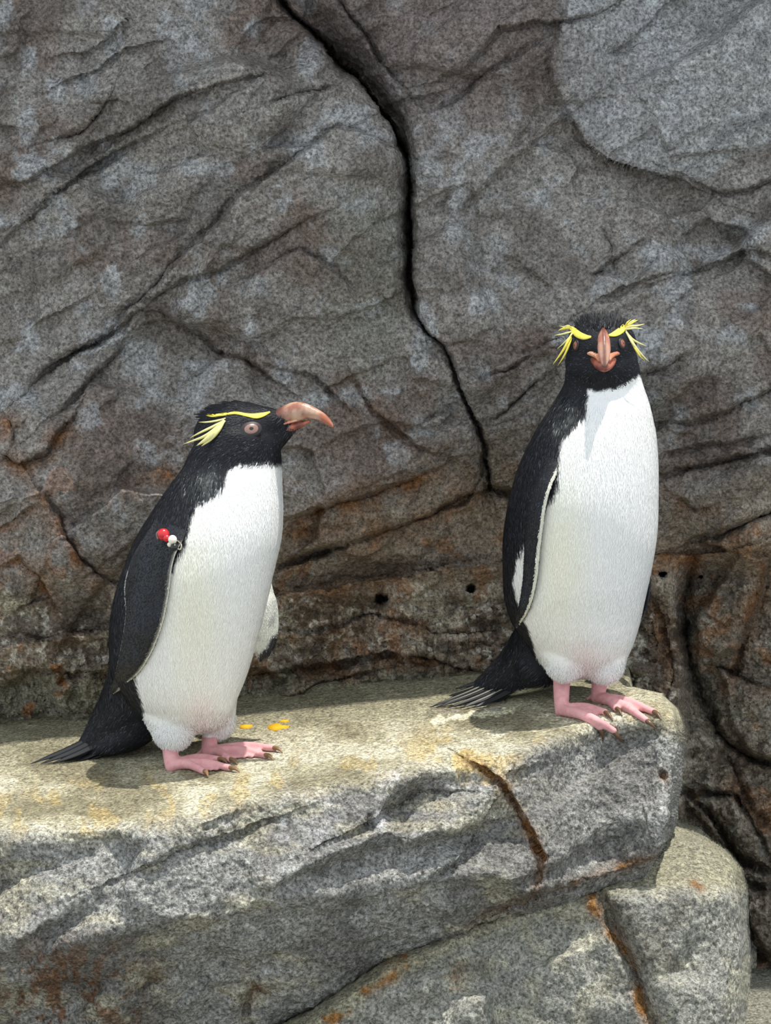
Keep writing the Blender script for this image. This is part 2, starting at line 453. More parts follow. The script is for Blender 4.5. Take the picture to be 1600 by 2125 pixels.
def vnormals(V, nx, ny):
    G = V.reshape(ny, nx, 3)
    n = np.cross(np.gradient(G, axis=1), np.gradient(G, axis=0)).reshape(-1, 3)
    n /= np.linalg.norm(n, axis=1, keepdims=True) + 1e-12
    n[(n @ FWD) > 0] *= -1
    return n

def paint(base, other, m):
    return base * (1 - m[:, None]) + np.asarray(other) * m[:, None]

C3 = lambda *c: lin(c)

def build_wall():
    xs = grid_axis(-520, -40, 1640, 2120, 2.6, 22)
    ys = grid_axis(-560, -20, 2140, 2420, 2.6, 22)
    nx, ny = len(xs), len(ys)
    X, Y = np.meshgrid(xs, ys)
    X, Y = X.ravel(), Y.ravel()
    Q = np.stack([X, Y, np.zeros_like(X)], 1) / 100.0
    # domain warp so that hand drawn creases wander like broken rock
    wx = 11 * fbm(Q, 1.6, 6, 0.62, seed=3); wy = 11 * fbm(Q, 1.6, 6, 0.62, seed=5)
    Xw, Yw = X + wx, Y + wy
    w = 0.28 + 0.00006 * (Y - 1400)
    base = pl(BASE_LINE, X)
    w = w - 0.045 * sstep(20, -160, Y - base)                       # the upper masses lean out
    w = w + 0.03 * sstep(1300, 1550, Y) * sstep(900, 600, X)
    # broad bulges
    for bx, by, rx, ry, a in ((420, 380, 420, 300, -.06), (700, 480, 130, 260, -.03), (250, 1000, 330, 260, -.03), (700, 900, 260, 260, -.02),
                              (1000, 500, 140, 320, -.03), (1370, 190, 280, 190, -.05), (1250, 640, 420, 300, -.03), (1500, 740, 300, 140, -.03),
                              (1060, 60, 200, 90, -.03), (60, 880, 60, 55, -.025), (1340, 1300, 60, 160, -.03), (1560, 1100, 100, 40, -.02)):
        w = w + a * np.exp(-np.abs((Xw - bx) / rx) ** 2.6 - np.abs((Yw - by) / ry) ** 2.6)
    w = w + 0.06 * sstep(1385, 1440, X) * sstep(1140, 1200, Y)      # the right hand corner is a recess
    w = w + facets(Xw, Yw, 90, (-400, 2000, -400, 2200), math.radians(-33), 2.0, 0.00011, 6.0, 11)
    w = w + facets(Xw, Yw, 420, (-400, 2000, -400, 2200), math.radians(-30), 2.2, 0.00008, 1.6, 12) * 0.9
    # angular boulders of the right hand corner
    for poly, amp in (([(1445, 1290), (1482, 1222), (1538, 1148), (1592, 1156), (1588, 1215), (1566, 1295), (1528, 1356), (1482, 1366), (1452, 1335)], .055),
                      ([(1490, 1392), (1560, 1412), (1680, 1460), (1680, 1600), (1560, 1562), (1512, 1500)], .045),
                      ([(1420, 1655), (1520, 1652), (1562, 1700), (1588, 1795), (1505, 1765)], .05),
                      ([(1545, 1838), (1700, 1860), (1700, 2010), (1600, 1985), (1552, 1905)], .05),
                      ([(1395, 1500), (1450, 1510), (1490, 1560), (1480, 1630), (1400, 1630)], .03)):
        ins = np.full(X.shape, 1e9)
        for (x0, y0), (x1, y1) in zip(poly, poly[1:] + poly[:1]):
            L_ = math.hypot(x1 - x0, y1 - y0)
            ins = np.minimum(ins, ((x1 - x0) * (Yw - y0) - (y1 - y0) * (Xw - x0)) / L_)
        w = w - amp * (0.8 * sstep(-7, 9, ins) + 0.2 * sstep(0, 60, ins))
    lower = sstep(-10, 60, Y - base)
    rough_zone = np.clip(lower * sstep(1200, 1260, Y) + sstep(1370, 1420, X) * sstep(1150, 1220, Y), 0, 1)
    rust = np.zeros_like(X)
    dark = np.zeros_like(X)
    for pts, dep, hw, st, reach, ru in CREASES:
        D, S, T = poly_dist(pts, Xw, Yw, max(reach * 3, 60))
        taper = np.sin(np.pi * np.clip(T, 0.03, 0.97)) ** 0.4 if pts is not MAIN_CRACK else 1.0
        near = D < 1e8
        Dn = np.where(near, D, 1e3)
        w = w + 0.85 * dep * np.exp(-np.abs(Dn / (hw * 0.8)) ** 1.5) * taper
        w = w - 1.15 * st * S * np.exp(-Dn / reach) * taper * sstep(0, 2, Dn)
        if ru:
            below = np.where(S < 0, 1.0, 0.45)
            rust = np.maximum(rust, ru * np.exp(-(Dn / 25) ** 1.3) * taper * below)
        dark = np.maximum(dark, min(dep / 0.02, 1.0) * np.exp(-(Dn / (hw * 1.3)) ** 2) * taper)
    for hx, hy, hr in HOLES:
        w = w + 0.06 * sstep(1.15, 0.7, np.hypot(X - hx, Y - hy) / hr)
        dark = np.maximum(dark, sstep(1.2, 0.8, np.hypot(X - hx, Y - hy) / hr))
    ca, sa = math.cos(math.radians(-36)), math.sin(math.radians(-36))
    A = np.stack([(Xw * ca + Yw * sa) / 620.0, (-Xw * sa + Yw * ca) / 90.0, np.zeros_like(X)], 1)
    str_amp = 0.008 * sstep(950, 750, X) + 0.004
    w = w + str_amp * fbm(A, 1.0, 5, 0.55, seed=31)
    Hs = np.stack([Xw / 520.0, (Yw + 0.12 * Xw) / 55.0, np.zeros_like(X)], 1)
    w = w + 0.010 * lower * fbm(Hs, 1.0, 5, 0.55, seed=37)
    w = w + rough_zone * (0.016 * fbm(Q, 2.2, 5, 0.65, seed=41, ridged=True) + 0.006 * fbm(Q, 7, 3, 0.6, seed=43))
    V = at(X, Y, w)
    n = vnormals(V, nx, ny)
    f1 = fbm(V, 16, 4, 0.5, seed=51)
    f2 = fbm(V, 130, 3, 0.65, seed=57)
    V = V + n * (0.006 * f1 + (0.0030 + 0.0014 * rough_zone) * f2)[:, None]
    # ---- colours
    g1 = fbm(Q, 0.55, 4, seed=61); g2 = fbm(Q, 1.7, 4, seed=67); g3 = fbm(Q, 0.9, 3, seed=71)
    c = np.tile(C3(146, 140, 132), (len(X), 1))
    c = paint(c, C3(122, 108, 98), sstep(-0.1, 0.35, g1))
    c = paint(c, C3(168, 168, 166), 0.8 * sstep(0.08, 0.4, g2))
    c = paint(c, C3(112, 104, 96), 0.7 * sstep(0.1, 0.4, g3))
    # paler grey face at the upper right, browner rock around the crack
    d1, s1, _ = poly_dist([(1165, 60), (1142, 130), (1152, 172), (1182, 235), (1212, 292), (1255, 332), (1350, 358), (1450, 392), (1700, 250)], Xw, Yw, 900)
    pale = sstep(-8, 22, np.where(d1 < 1e8, s1 * d1, 500) + 30 * g2) * (X > 1100) * sstep(900, 700, np.hypot(X - 1400, Y + 100)) 
    c = paint(c, C3(170, 171, 170), 0.6 * pale)
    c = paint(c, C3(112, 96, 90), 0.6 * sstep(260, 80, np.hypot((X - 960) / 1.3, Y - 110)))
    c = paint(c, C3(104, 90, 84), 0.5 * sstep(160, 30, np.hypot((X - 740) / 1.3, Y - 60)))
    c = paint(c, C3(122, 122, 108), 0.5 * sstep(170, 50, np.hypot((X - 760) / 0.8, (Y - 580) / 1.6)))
    # warm, damp, ochre lower band
    c = paint(c, C3(146, 130, 108), 0.75 * sstep(-160, 40, Y - base + 60 * g2))
    low = sstep(1180, 1260, Y + 30 * g2)
    c = paint(c, C3(172, 164, 144), 0.75 * low * sstep(-0.1, 0.3, g3 + 0.4 * g2))
    g5 = fbm(Q, 6.5, 4, 0.65, seed=79)
    c = paint(c, C3(84, 74, 64), 0.7 * low * sstep(0.0, 0.3, -g2 - 0.6 * g5))
    c = paint(c, C3(204, 198, 182), 0.85 * low * sstep(0.12, 0.34, g5 + 0.35 * g2))
    c = paint(c, C3(140, 136, 116), 0.8 * sstep(1360, 1410, Y - 0.0 * X) * sstep(1100, 1000, X))
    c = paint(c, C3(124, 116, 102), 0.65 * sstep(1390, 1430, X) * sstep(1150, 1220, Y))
    g4 = fbm(Q, 3.2, 4, seed=77)
    rz = np.clip(rust * (0.6 + 1.6 * (g4 + 0.25)), 0, 1)
    rz = np.maximum(rz, 0.55 * sstep(0.22, 0.5, g2 + 0.5 * g4) * sstep(820, 1000, Y) * (0.4 + 0.6 * sstep(400, 100, X) + 0.6 * sstep(-80, 60, Y - base)))
    c = paint(c, C3(150, 98, 48), np.clip(rz, 0, 0.85))
    c = paint(c, C3(58, 50, 46), 0.55 * dark)
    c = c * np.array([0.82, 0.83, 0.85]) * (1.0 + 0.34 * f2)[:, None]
    c = np.clip(c, 0.004, 0.9)
    F = grid_faces(nx, ny)
    fx, fy = X[F].mean(1), Y[F].mean(1)
    hidden = (fy > 1600) & (fx < 1330) & (fy < 3000)
    fb = pl(BASE_LINE, fx)
    crackx = pl([(y, x) for x, y in MAIN_CRACK], fy)
    crackx = np.where(fy < -60, 540 + (fy + 60) * 0.7, crackx)
    upper = fy < fb
    left = upper & (fx < crackx)
    right = upper & ~left
    bx = (fx > pl([(1100, 1440), (1160, 1440), (1230, 1422), (1300, 1418), (1370, 1434), (1440, 1456), (1500, 1484), (1560, 1520)], fy)) & (fy < pl([(1400, 1375), (1500, 1385), (1560, 1420), (1620, 1440), (2400, 1500)], fx))
    bould = ~upper & bx
    rub = ~upper & ~bx & (fx > 1395) & (fy > 1180)
    strip = ~upper & ~bould & ~rub & ~hidden
    rub &= ~hidden
    def piece(mask, name, label):
        ff = F[mask]
        idx, inv = np.unique(ff, return_inverse=True)
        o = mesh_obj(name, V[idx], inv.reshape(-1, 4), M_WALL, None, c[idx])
        tag(o, label, 'rock')
        return o
    piece(left, 'rock_wall', 'big grey shaded rock mass with diagonal strata left of the long dark crack')
    piece(right, 'rock_wall', 'big grey shaded rock face behind the right-hand penguin, right of the crack')
    piece(strip, 'layered_rock', 'low rust-stained layered rock strip with drilled holes, behind the ledge')
    piece(bould, 'boulder', 'dark angular boulder set in the wall right of the white-chested front-facing penguin')
    piece(rub, 'rock_rubble', 'dark brown broken rock face at the right edge, below the angular boulder')

build_wall()

def build_ledge():
    xs = np.concatenate([np.arange(-520, -20, 22), np.arange(-20, 1330, 2.5), np.arange(1330, 1425, 0.9)])
    ys = np.concatenate([np.arange(1330, 1390, 6), np.arange(1390, 1730, 1.4), np.arange(1730, 2135, 2.5), np.arange(2135, 2420, 20)])
    nx, ny = len(xs), len(ys)
    X, Y = np.meshgrid(xs, ys); X, Y = X.ravel(), Y.ravel()
    Q = np.stack([X, Y, np.zeros_like(X)], 1) / 100.0
    wx = 9 * fbm(Q, 1.8, 6, 0.6, seed=103); wy = 9 * fbm(Q, 1.8, 6, 0.6, seed=105)
    Xw, Yw = X + wx, Y + wy
    w = w_ledge(X, Y)
    lip = pl(LIP, X)
    face = sstep(-30, 40, Y - lip)
    w = w + face * facets(Xw, Yw, 60, (-400, 1500, 1500, 2300), math.radians(-25), 2.2, 0.00016, 7.0, 111)
    rust = np.zeros_like(X); dark = np.zeros_like(X)
    cre = [([(960, 1570), (1000, 1592), (1045, 1632), (1080, 1690), (1108, 1740), (1130, 1780), (1118, 1820), (1108, 1865)], 0.007, 4.5, 0.010, 60, 1.0),
           ([(960, 1925), (1010, 1900), (1060, 1880), (1105, 1862), (1190, 1842)], 0.03, 8, 0.0, 30, 0.4),
           ([(1150, 1850), (1250, 1812), (1360, 1775)], 0.004, 8, 0.0, 30, 0.8),
           ([(230, 1830), (300, 1800), (360, 1760), (440, 1740), (560, 1700)], 0.006, 12, 0.012, 50, 0),
           ([(0, 1700), (60, 1702), (110, 1700), (180, 1680), (260, 1665), (340, 1660)], 0.004, 6, 0.004, 30, 0.0),
           ([(700, 1740), (780, 1700), (860, 1640), (930, 1640)], 0.010, 14, 0.010, 40, 0),
           ([(840, 1860), (900, 1820), (980, 1760), (1010, 1700)], 0.004, 12, 0.012, 60, 0),
           ([(1370, 1600), (1382, 1622)], 0.012, 7, 0.0, 30, 0.9),
           ([(290, 2060), (310, 2030), (345, 2025)], 0.02, 12, 0.004, 30, 0.8),
           ([(505, 2125), (510, 2080), (530, 2050), (560, 2060)], 0.022, 12, 0.004, 30, 0.7),
           ([(780, 2030), (840, 1995), (900, 1965)], 0.004, 7, 0.0, 30, 0.9)]
    for pts, dep, hw, st, reach, ru in cre:
        D, S, T = poly_dist(pts, Xw, Yw, max(reach * 3, 60))
        taper = np.sin(np.pi * np.clip(T, 0.04, 0.96)) ** 0.5
        Dn = np.where(D < 1e8, D, 1e3)
        w = w + dep * np.exp(-(Dn / hw) ** 2) * taper - st * S * np.exp(-Dn / reach) * taper * sstep(0, 3, Dn)
        if ru: rust = np.maximum(rust, ru * np.exp(-(Dn / 9) ** 1.3) * taper)
        if dep > 0.008: dark = np.maximum(dark, np.exp(-(Dn / (hw * 0.8)) ** 2) * taper)
    V = at(X, Y, w)
    n = vnormals(V, nx, ny)
    f1 = fbm(V, 14, 4, 0.5, seed=151); f2 = fbm(V, 120, 3, 0.6, seed=157)
    V = V + n * ((0.002 + 0.007 * face) * f1 + (0.0009 + 0.0033 * face) * f2)[:, None]
    g1 = fbm(Q, 0.7, 4, seed=161); g2 = fbm(Q * np.array([0.6, 1.6, 1]), 1.6, 5, seed=167); g3 = fbm(Q, 2.6, 4, seed=169)
    top = C3(172, 165, 138); fc = C3(150, 149, 144)
    c = np.tile(fc, (len(X), 1))
    c = paint(c, C3(108, 106, 102), 0.7 * sstep(0.0, 0.4, g1))
    c = paint(c, C3(178, 172, 148), 0.55 * sstep(0.05, 0.4, g2) * sstep(1200, 1000, X))
    tp = sstep(45, -25, Y - lip + 40 * g1)
    ct = np.tile(top, (len(X), 1))
    ct = paint(ct, C3(128, 120, 94), 0.75 * sstep(0.0, 0.35, g2))
    ct = paint(ct, C3(206, 200, 176), 0.85 * sstep(0.05, 0.35, -g2) * sstep(1540, 1640, Y + 0.12 * X))
    ct = paint(ct, C3(186, 160, 96), 0.5 * sstep(0.15, 0.35, g3) * sstep(1600, 1700, Y + 0.12 * X))
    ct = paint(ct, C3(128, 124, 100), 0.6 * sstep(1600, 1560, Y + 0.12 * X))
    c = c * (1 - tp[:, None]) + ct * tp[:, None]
    ycr = sstep(120, 20, np.hypot((X - 960) / 1.4, Y - 1590)) * sstep(-0.1, 0.3, g3)
    c = paint(c, C3(206, 176, 104), 0.55 * ycr)
    # pale streaks and soft patches
    for sx, sy, rx, ry, a in ((860, 1620, 60, 30, .7), (590, 1740, 14, 70, .6), (790, 1700, 12, 60, .6), (640, 1700, 60, 60, .35), (1020, 1480, 80, 10, .5)):
        c = paint(c, C3(212, 212, 214), a * np.exp(-((Xw - sx) / rx) ** 2 - ((Yw - sy) / ry) ** 2) * sstep(-0.25, 0.25, g3))
    D, _, T = poly_dist([(893, 1494), (930, 1490), (980, 1484), (1030, 1479), (1062, 1476)], X + 0.4 * wx, Y + 0.3 * wy, 30)
    c = paint(c, C3(238, 230, 196), 0.95 * sstep(7.5, 4, np.where(D < 1e8, D, 99) + 9 * fbm(Q, 9, 3, seed=171)))
    br = sstep(260, 60, np.hypot(X - 140, (Y - 2070) * 1.5)) * sstep(-0.15, 0.35, g3 + fbm(Q, 7, 4, 0.7, seed=175))
    c = paint(c, C3(118, 82, 54), 0.85 * br)
    c = paint(c, C3(126, 84, 38), np.clip(rust * (0.7 + 1.4 * (g3 + 0.2)), 0, 0.95))
    c = paint(c, C3(60, 46, 32), 0.22 * dark)
    sp3 = fbm(V, 250, 3, 0.7, seed=173)
    c = np.clip(c * (1.0 + 0.30 * f2 * face + 0.45 * sp3)[:, None], 0.004, 0.9)
    F = grid_faces(nx, ny)
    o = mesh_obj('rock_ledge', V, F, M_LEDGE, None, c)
    tag(o, 'broad pale sunlit rock ledge with rounded front that both penguins stand on', 'rock')
    return o

LEDGE = build_ledge()

def build_block():
    xs = np.concatenate([np.arange(480, 600, 14), np.arange(600, 1460, 2.6), np.arange(1460, 1572, 1.1)])
    ys = np.concatenate([np.arange(1700, 2135, 2.6), np.arange(2135, 2440, 20)])
    nx, ny = len(xs), len(ys)
    X, Y = np.meshgrid(xs, ys); X, Y = X.ravel(), Y.ravel()
    Q = np.stack([X, Y, np.zeros_like(X)], 1) / 100.0
    wx = 6 * fbm(Q, 2.0, 4, seed=203); wy = 6 * fbm(Q, 2.0, 4, seed=205)
    w = w_block(X + wx * sstep(1440, 1300, X), Y + wy * 0.6)
    w = w + facets(X + wx, Y + wy, 30, (500, 1600, 1700, 2300), math.radians(-30), 2.0, 0.00014, 7.0, 211) * sstep(-20, 40, Y - pl(BLOCKLIP, X))
    V = at(X, Y, w)
    n = vnormals(V, nx, ny)
    f1 = fbm(V, 14, 4, 0.5, seed=251); f2 = fbm(V, 120, 3, 0.6, seed=257)
    V = V + n * (0.005 * f1 + 0.0034 * f2)[:, None]
    g1 = fbm(Q, 0.8, 4, seed=261); g2 = fbm(Q, 1.9, 5, seed=267)
    c = np.tile(C3(150, 149, 140), (len(X), 1))
    c = paint(c, C3(176, 172, 152), 0.7 * sstep(0.0, 0.35, g2))
    c = paint(c, C3(106, 102, 92), 0.7 * sstep(0.05, 0.4, g1))
    c = paint(c, C3(150, 145, 118), 0.7 * sstep(20, -20, Y - pl(BLOCKLIP, X)))
    rust = np.zeros_like(X)
    for pts, r, hw in (([(1225, 1850), (1240, 1900), (1290, 1965), (1318, 2010), (1326, 2070), (1345, 2125)], 0.9, 10),
                   ([(820, 2020), (760, 2060)], 0.8, 12), ([(1440, 1838), (1452, 1842)], 1.0, 9), ([(1225, 1880), (1235, 1900)], 1.0, 10)):
        D, S, T = poly_dist(pts, X + wx, Y + wy, 80)
        rust = np.maximum(rust, r * np.exp(-(np.where(D < 1e8, D, 1e3) / hw) ** 1.4))
    rust = np.maximum(rust, 0.6 * sstep(0.28, 0.45, g2) * sstep(1000, 880, X))
    c = paint(c, C3(140, 96, 44), np.clip(rust * (0.6 + 1.6 * (fbm(Q, 3.5, 3, seed=271) + 0.2)), 0, 0.95))
    c = np.clip(c * (1.0 + 0.34 * f2)[:, None], 0.004, 0.9)
    o = mesh_obj('rock_block', V, grid_faces(nx, ny), M_LEDGE, None, c)
    tag(o, 'lower sunlit rock block with rounded right end under the penguin ledge', 'rock')

build_block()

def build_added_overhang():
    """unseen rock added above the frame to keep the sun off the rock face"""
    nx, ny = 120, 60
    u, v = np.meshgrid(np.linspace(-1.5, 1.5, nx), np.linspace(0, 1, ny))
    u, v = u.ravel(), v.ravel()
    # cross section: back bottom -> lip -> top back
    prof = np.array([(1.1, 1.16), (0.55, 1.18), (0.34, 1.20), (0.25, 1.24), (0.21, 1.34), (0.25, 1.48), (0.3, 1.56), (1.2, 1.6)])
    t = np.linspace(0, 1, len(prof))
    Yp, Zp = np.interp(v, t, prof[:, 0]), np.interp(v, t, prof[:, 1])
    V = np.stack([u, Yp, Zp], 1)
    V = V + 0.03 * np.stack([0 * u, fbm(V, 3, 4, seed=301), fbm(V, 3, 4, seed=303)], 1)
    o = mesh_obj('added_shade_overhang', V, grid_faces(nx, ny)[:, ::-1], M_WALL, None, np.tile(C3(130, 124, 116), (len(V), 1)))
    tag(o, 'unseen overhang added above the frame to shade the rock face', 'rock', kind='structure')

build_added_overhang()  # out of view, added for the shade it throws on the wall

def build_floor():
    z = float(at(1580, 2085, 0.25)[2])
    nx, ny = 120, 120
    X, Y = np.meshgrid(np.linspace(-3, 3, nx), np.linspace(-4.0, 1.2, ny)); X, Y = X.ravel(), Y.ravel()
    V = np.stack([X, Y, np.full_like(X, z)], 1)
    V[:, 2] += 0.01 * fbm(V, 4, 4, seed=311)
    g = fbm(V, 5, 4, seed=317)
    c = paint(np.tile(C3(134, 132, 118), (len(X), 1)), C3(104, 100, 86), sstep(-0.1, 0.4, g))
    o = mesh_obj('floor', V, grid_faces(nx, ny), M_LEDGE, None, c)
    tag(o, 'flat grey concrete ground at the foot of the rocks', 'ground', kind='structure')

build_floor()

# ---------------------------------------------------------------- shapes for the birds
def catmull(A, n):
    A = np.asarray(A, float)
    P = np.vstack([2 * A[0] - A[1], A, 2 * A[-1] - A[-2]])
    out = []
    for i in range(1, len(P) - 2):
        for t in np.linspace(0, 1, n, endpoint=False):
            out.append(0.5 * ((2 * P[i]) + (-P[i - 1] + P[i + 1]) * t + (2 * P[i - 1] - 5 * P[i] + 4 * P[i + 1] - P[i + 2]) * t * t
                              + (-P[i - 1] + 3 * P[i] - 3 * P[i + 1] + P[i + 2]) * t ** 3))
    out.append(P[-2])
    return np.array(out)

def skin_rings(R):
    """closed surface through rings of equal size, capped by end points"""
    R = [np.asarray(r) for r in R]
    k = len(R[0]); V = np.vstack(R + [R[0].mean(0)[None], R[-1].mean(0)[None]])
    F = []
    for i in range(len(R) - 1):
        for j in range(k):
            a, b = i * k + j, i * k + (j + 1) % k
            F.append((a, b, b + k, a + k))
    s, e = len(R) * k, len(R) * k + 1
    for j in range(k):
        F.append((s, (j + 1) % k, j)); F.append((e, (len(R) - 1) * k + j, (len(R) - 1) * k + (j + 1) % k))
    return V, F

def trunk(rings, seg=40):
    """rings: (cx, cy, half width px, w, half depth m), stacked from bottom to top"""
    D = catmull(rings, 6)
    ph = np.linspace(0, 2 * math.pi, seg, endpoint=False)
    out = []
    for cx, cy, a, w, b in D:
        a, b = max(a, 0.5), max(b, 0.0005)
        out.append(at(cx + a * np.cos(ph), cy, w + b * np.sin(ph)))
    return skin_rings(out)

def chain(pts, radii, seg=20, flat=1.0, flat_dir=None, n=6):
    """tapering limb through points; rounded ends; flat < 1 squashes along flat_dir"""
    A = np.hstack([np.asarray(pts, float), np.asarray(radii, float)[:, None]])
    D = catmull(A, n) if len(A) > 2 else np.array([A[0] + (A[1] - A[0]) * t for t in np.linspace(0, 1, 7)])
    P, r = D[:, :3], np.clip(D[:, 3], 1e-4, None)
    t0 = (P[0] - P[1]) / np.linalg.norm(P[0] - P[1]); t1 = (P[-1] - P[-2]) / np.linalg.norm(P[-1] - P[-2])
    heads = [(P[0] + t0 * r[0] * math.sin(a), r[0] * math.cos(a)) for a in (1.45, 1.1, 0.7, 0.35)]
    tails = [(P[-1] + t1 * r[-1] * math.sin(a), r[-1] * math.cos(a)) for a in (0.35, 0.7, 1.1, 1.45)]
    allP = np.array([h[0] for h in heads] + list(P) + [t[0] for t in tails])
    allr = np.array([h[1] for h in heads] + list(r) + [t[1] for t in tails])
    T = np.gradient(allP, axis=0); T /= np.linalg.norm(T, axis=1, keepdims=True)
    ref = np.array(flat_dir, float) if flat_dir is not None else np.array([0.13, 0.2, 0.97])
    ph = np.linspace(0, 2 * math.pi, seg, endpoint=False)
    out = []
    for p, rr, t in zip(allP, allr, T):
        u = ref - t * (ref @ t)
        if np.linalg.norm(u) < 0.05: u = np.array([1.0, 0, 0]) - t * t[0]
        u /= np.linalg.norm(u); s = np.cross(t, u)
        out.append(p + rr * (np.cos(ph)[:, None] * s + flat * np.sin(ph)[:, None] * u))
    return skin_rings(out)

def ellipsoid(c, ax, seg=28):
    """ax: 3x3, rows are the half axes"""
    th = np.linspace(0.05, math.pi - 0.05, seg // 2 + 2); ph = np.linspace(0, 2 * math.pi, seg, endpoint=False)
    out = []
    for t in th:
        d = np.stack([np.sin(t) * np.cos(ph), np.sin(t) * np.sin(ph), np.full(seg, np.cos(t))], 1)
        out.append(np.asarray(c) + d @ np.asarray(ax))
    return skin_rings(out)

def merge(parts):
    V, F, o = [], [], 0
    for v, f in parts:
        V.append(v); F += [tuple(i + o for i in ff) for ff in f]; o += len(v)
    return np.vstack(V), F

def fuse(parts, voxel):
    """one continuous skin over overlapping closed volumes"""
    V, F = merge(parts)
    bm = bmesh.new()
    vs_ = [bm.verts.new(tuple(map(float, v))) for v in V]
    for f in F:
        try: bm.faces.new([vs_[i] for i in f])
        except ValueError: pass
    bmesh.ops.recalc_face_normals(bm, faces=bm.faces)
    me = bpy.data.meshes.new('tmp'); bm.to_mesh(me); bm.free()
    o = bpy.data.objects.new('tmp', me); COL.objects.link(o)
    m = o.modifiers.new('r', 'REMESH'); m.mode = 'VOXEL'; m.voxel_size = voxel; m.adaptivity = 0
    dg = bpy.context.evaluated_depsgraph_get()
    ev = o.evaluated_get(dg); me2 = ev.to_mesh()
    n = len(me2.vertices); co = np.empty(n * 3); me2.vertices.foreach_get('co', co)
    faces = [tuple(p.vertices) for p in me2.polygons]
    ev.to_mesh_clear()
    bpy.data.objects.remove(o); bpy.data.meshes.remove(me)
    q = np.array([f if len(f) == 4 else (*f, f[-1]) for f in faces], int)
    return co.reshape(-1, 3), q

def smooth(V, F, it, wt):
    e = np.vstack([F[:, [0, 1]], F[:, [1, 2]], F[:, [2, 3]], F[:, [3, 0]]])
    e = e[e[:, 0] != e[:, 1]]
    e = np.unique(np.sort(e, 1), axis=0)
    i, j = e[:, 0], e[:, 1]; n = len(V)
    deg = np.bincount(i, minlength=n) + np.bincount(j, minlength=n)
    for k in range(it):
        for lam in (0.6, -0.61):
            S = np.stack([np.bincount(i, V[j, a], n) + np.bincount(j, V[i, a], n) for a in range(3)], 1) / deg[:, None]
            S = S - V
            if lam < 0 and k % 3: continue
            V = V + lam * wt[:, None] * S
    return V

def normals(V, F):
    a, b, c, d = (V[F[:, k]] for k in range(4))
    fn = np.cross(c - a, d - b)
    N = np.stack([sum(np.bincount(F[:, k], fn[:, ax], len(V)) for k in range(4)) for ax in range(3)], 1)
    return N / (np.linalg.norm(N, axis=1, keepdims=True) + 1e-12)

def seg_dist(P, pts, radii):
    if len(pts) > 2:
        A = catmull(np.hstack([np.array([np.asarray(p) for p in pts]), np.asarray(radii, float)[:, None]]), 4)
        pts, radii = list(A[:, :3]), list(A[:, 3])
    best = np.full(len(P), 1e9)
    for a, b, r0, r1 in zip(pts[:-1], pts[1:], radii[:-1], radii[1:]):
        a, b = np.asarray(a), np.asarray(b); d = b - a
        t = np.clip(((P - a) @ d) / (d @ d), 0, 1)
        best = np.minimum(best, np.linalg.norm(P - a - t[:, None] * d, axis=1) - (r0 + (r1 - r0) * t))
    return best

def feathers(name, V, N, F, cols, dirs, length, count, width, parent, mat, lift=0.12, density=None, jit=0.18, seed=1, cvar=0.12):
    r = np.random.default_rng(seed)
    a, b, c, d = (V[F[:, k]] for k in range(4))
    area = np.linalg.norm(np.cross(c - a, d - b), axis=1)
    if density is not None: area = area * density[F[:, 0]]
    idx = r.choice(len(F), count, p=area / area.sum())
    u, v = r.random(count)[:, None], r.random(count)[:, None]
    P = (a[idx] * (1 - u) + b[idx] * u) * (1 - v) + (d[idx] * (1 - u) + c[idx] * u) * v
    vi = F[idx, 0]
    n = N[vi]; dr = dirs[vi] + r.normal(0, jit, (count, 3))
    dr = dr - n * np.sum(n * dr, 1)[:, None]
    dr /= np.linalg.norm(dr, axis=1, keepdims=True) + 1e-9
    s = np.cross(n, dr)
    L = (length[vi] * r.uniform(0.6, 1.3, count))[:, None]
    W = (width * r.uniform(0.6, 1.3, count))[:, None]
    base = P - n * 0.0006
    mid = P + dr * L * 0.45 + n * (L * lift * 0.6 + 0.0003)
    tip = P + dr * L + n * L * lift * r.uniform(0.3, 1.6, count)[:, None]
    VV = np.stack([base, mid - s * W * 0.5, tip, mid + s * W * 0.5], 1).reshape(-1, 3)
    FF = np.arange(count * 4).reshape(-1, 4)
    cv = cvar[vi] if isinstance(cvar, np.ndarray) else cvar
    blackish = cols[vi].max(1) < 0.06
    glint = np.where(blackish & (r.random(count) < 0.14), r.uniform(2.5, 6.0, count), 1.0)      # painted glint: some dark blades coloured brighter, like strands catching light
    cc = np.repeat(cols[vi] * ((1 + r.normal(0, 1, count) * cv) * glint)[:, None] * np.where(glint > 1, 1.0, 1.0)[:, None], 4, axis=0)
    o = mesh_obj(name, VV, FF, mat, parent, np.clip(cc, 0.002, 0.92))
    tag(o, kind='stuff')
    return o

def ribbon_feather(name, pts, width, thick, mat, parent, seg=6, profile=(0.45, 1.0, 0.9, 0.6, 0.12), up=None):
    """one slender feather: a flattened tapering rod along pts"""
    P = catmull(pts, 5)
    prof = np.interp(np.linspace(0, 1, len(P)), np.linspace(0, 1, len(profile)), profile)
    T = np.gradient(P, axis=0); T /= np.linalg.norm(T, axis=1, keepdims=True)
    upv = np.array(up if up is not None else -FWD, float)
    out = []
    ph = np.linspace(0, 2 * math.pi, seg, endpoint=False)
    for p, t, k in zip(P, T, prof):
        u = upv - t * (upv @ t); u /= np.linalg.norm(u) + 1e-9; s = np.cross(t, u)
        out.append(p + k * (0.5 * width * np.cos(ph)[:, None] * s + 0.5 * thick * np.sin(ph)[:, None] * u))
    V, F = skin_rings(out)
    return mesh_obj(name, V, F, mat, parent)

WHITE, BLACK, PINK = C3(243, 243, 240), C3(24, 25, 30), C3(216, 156, 158)
ISO = 1 / 1600.0

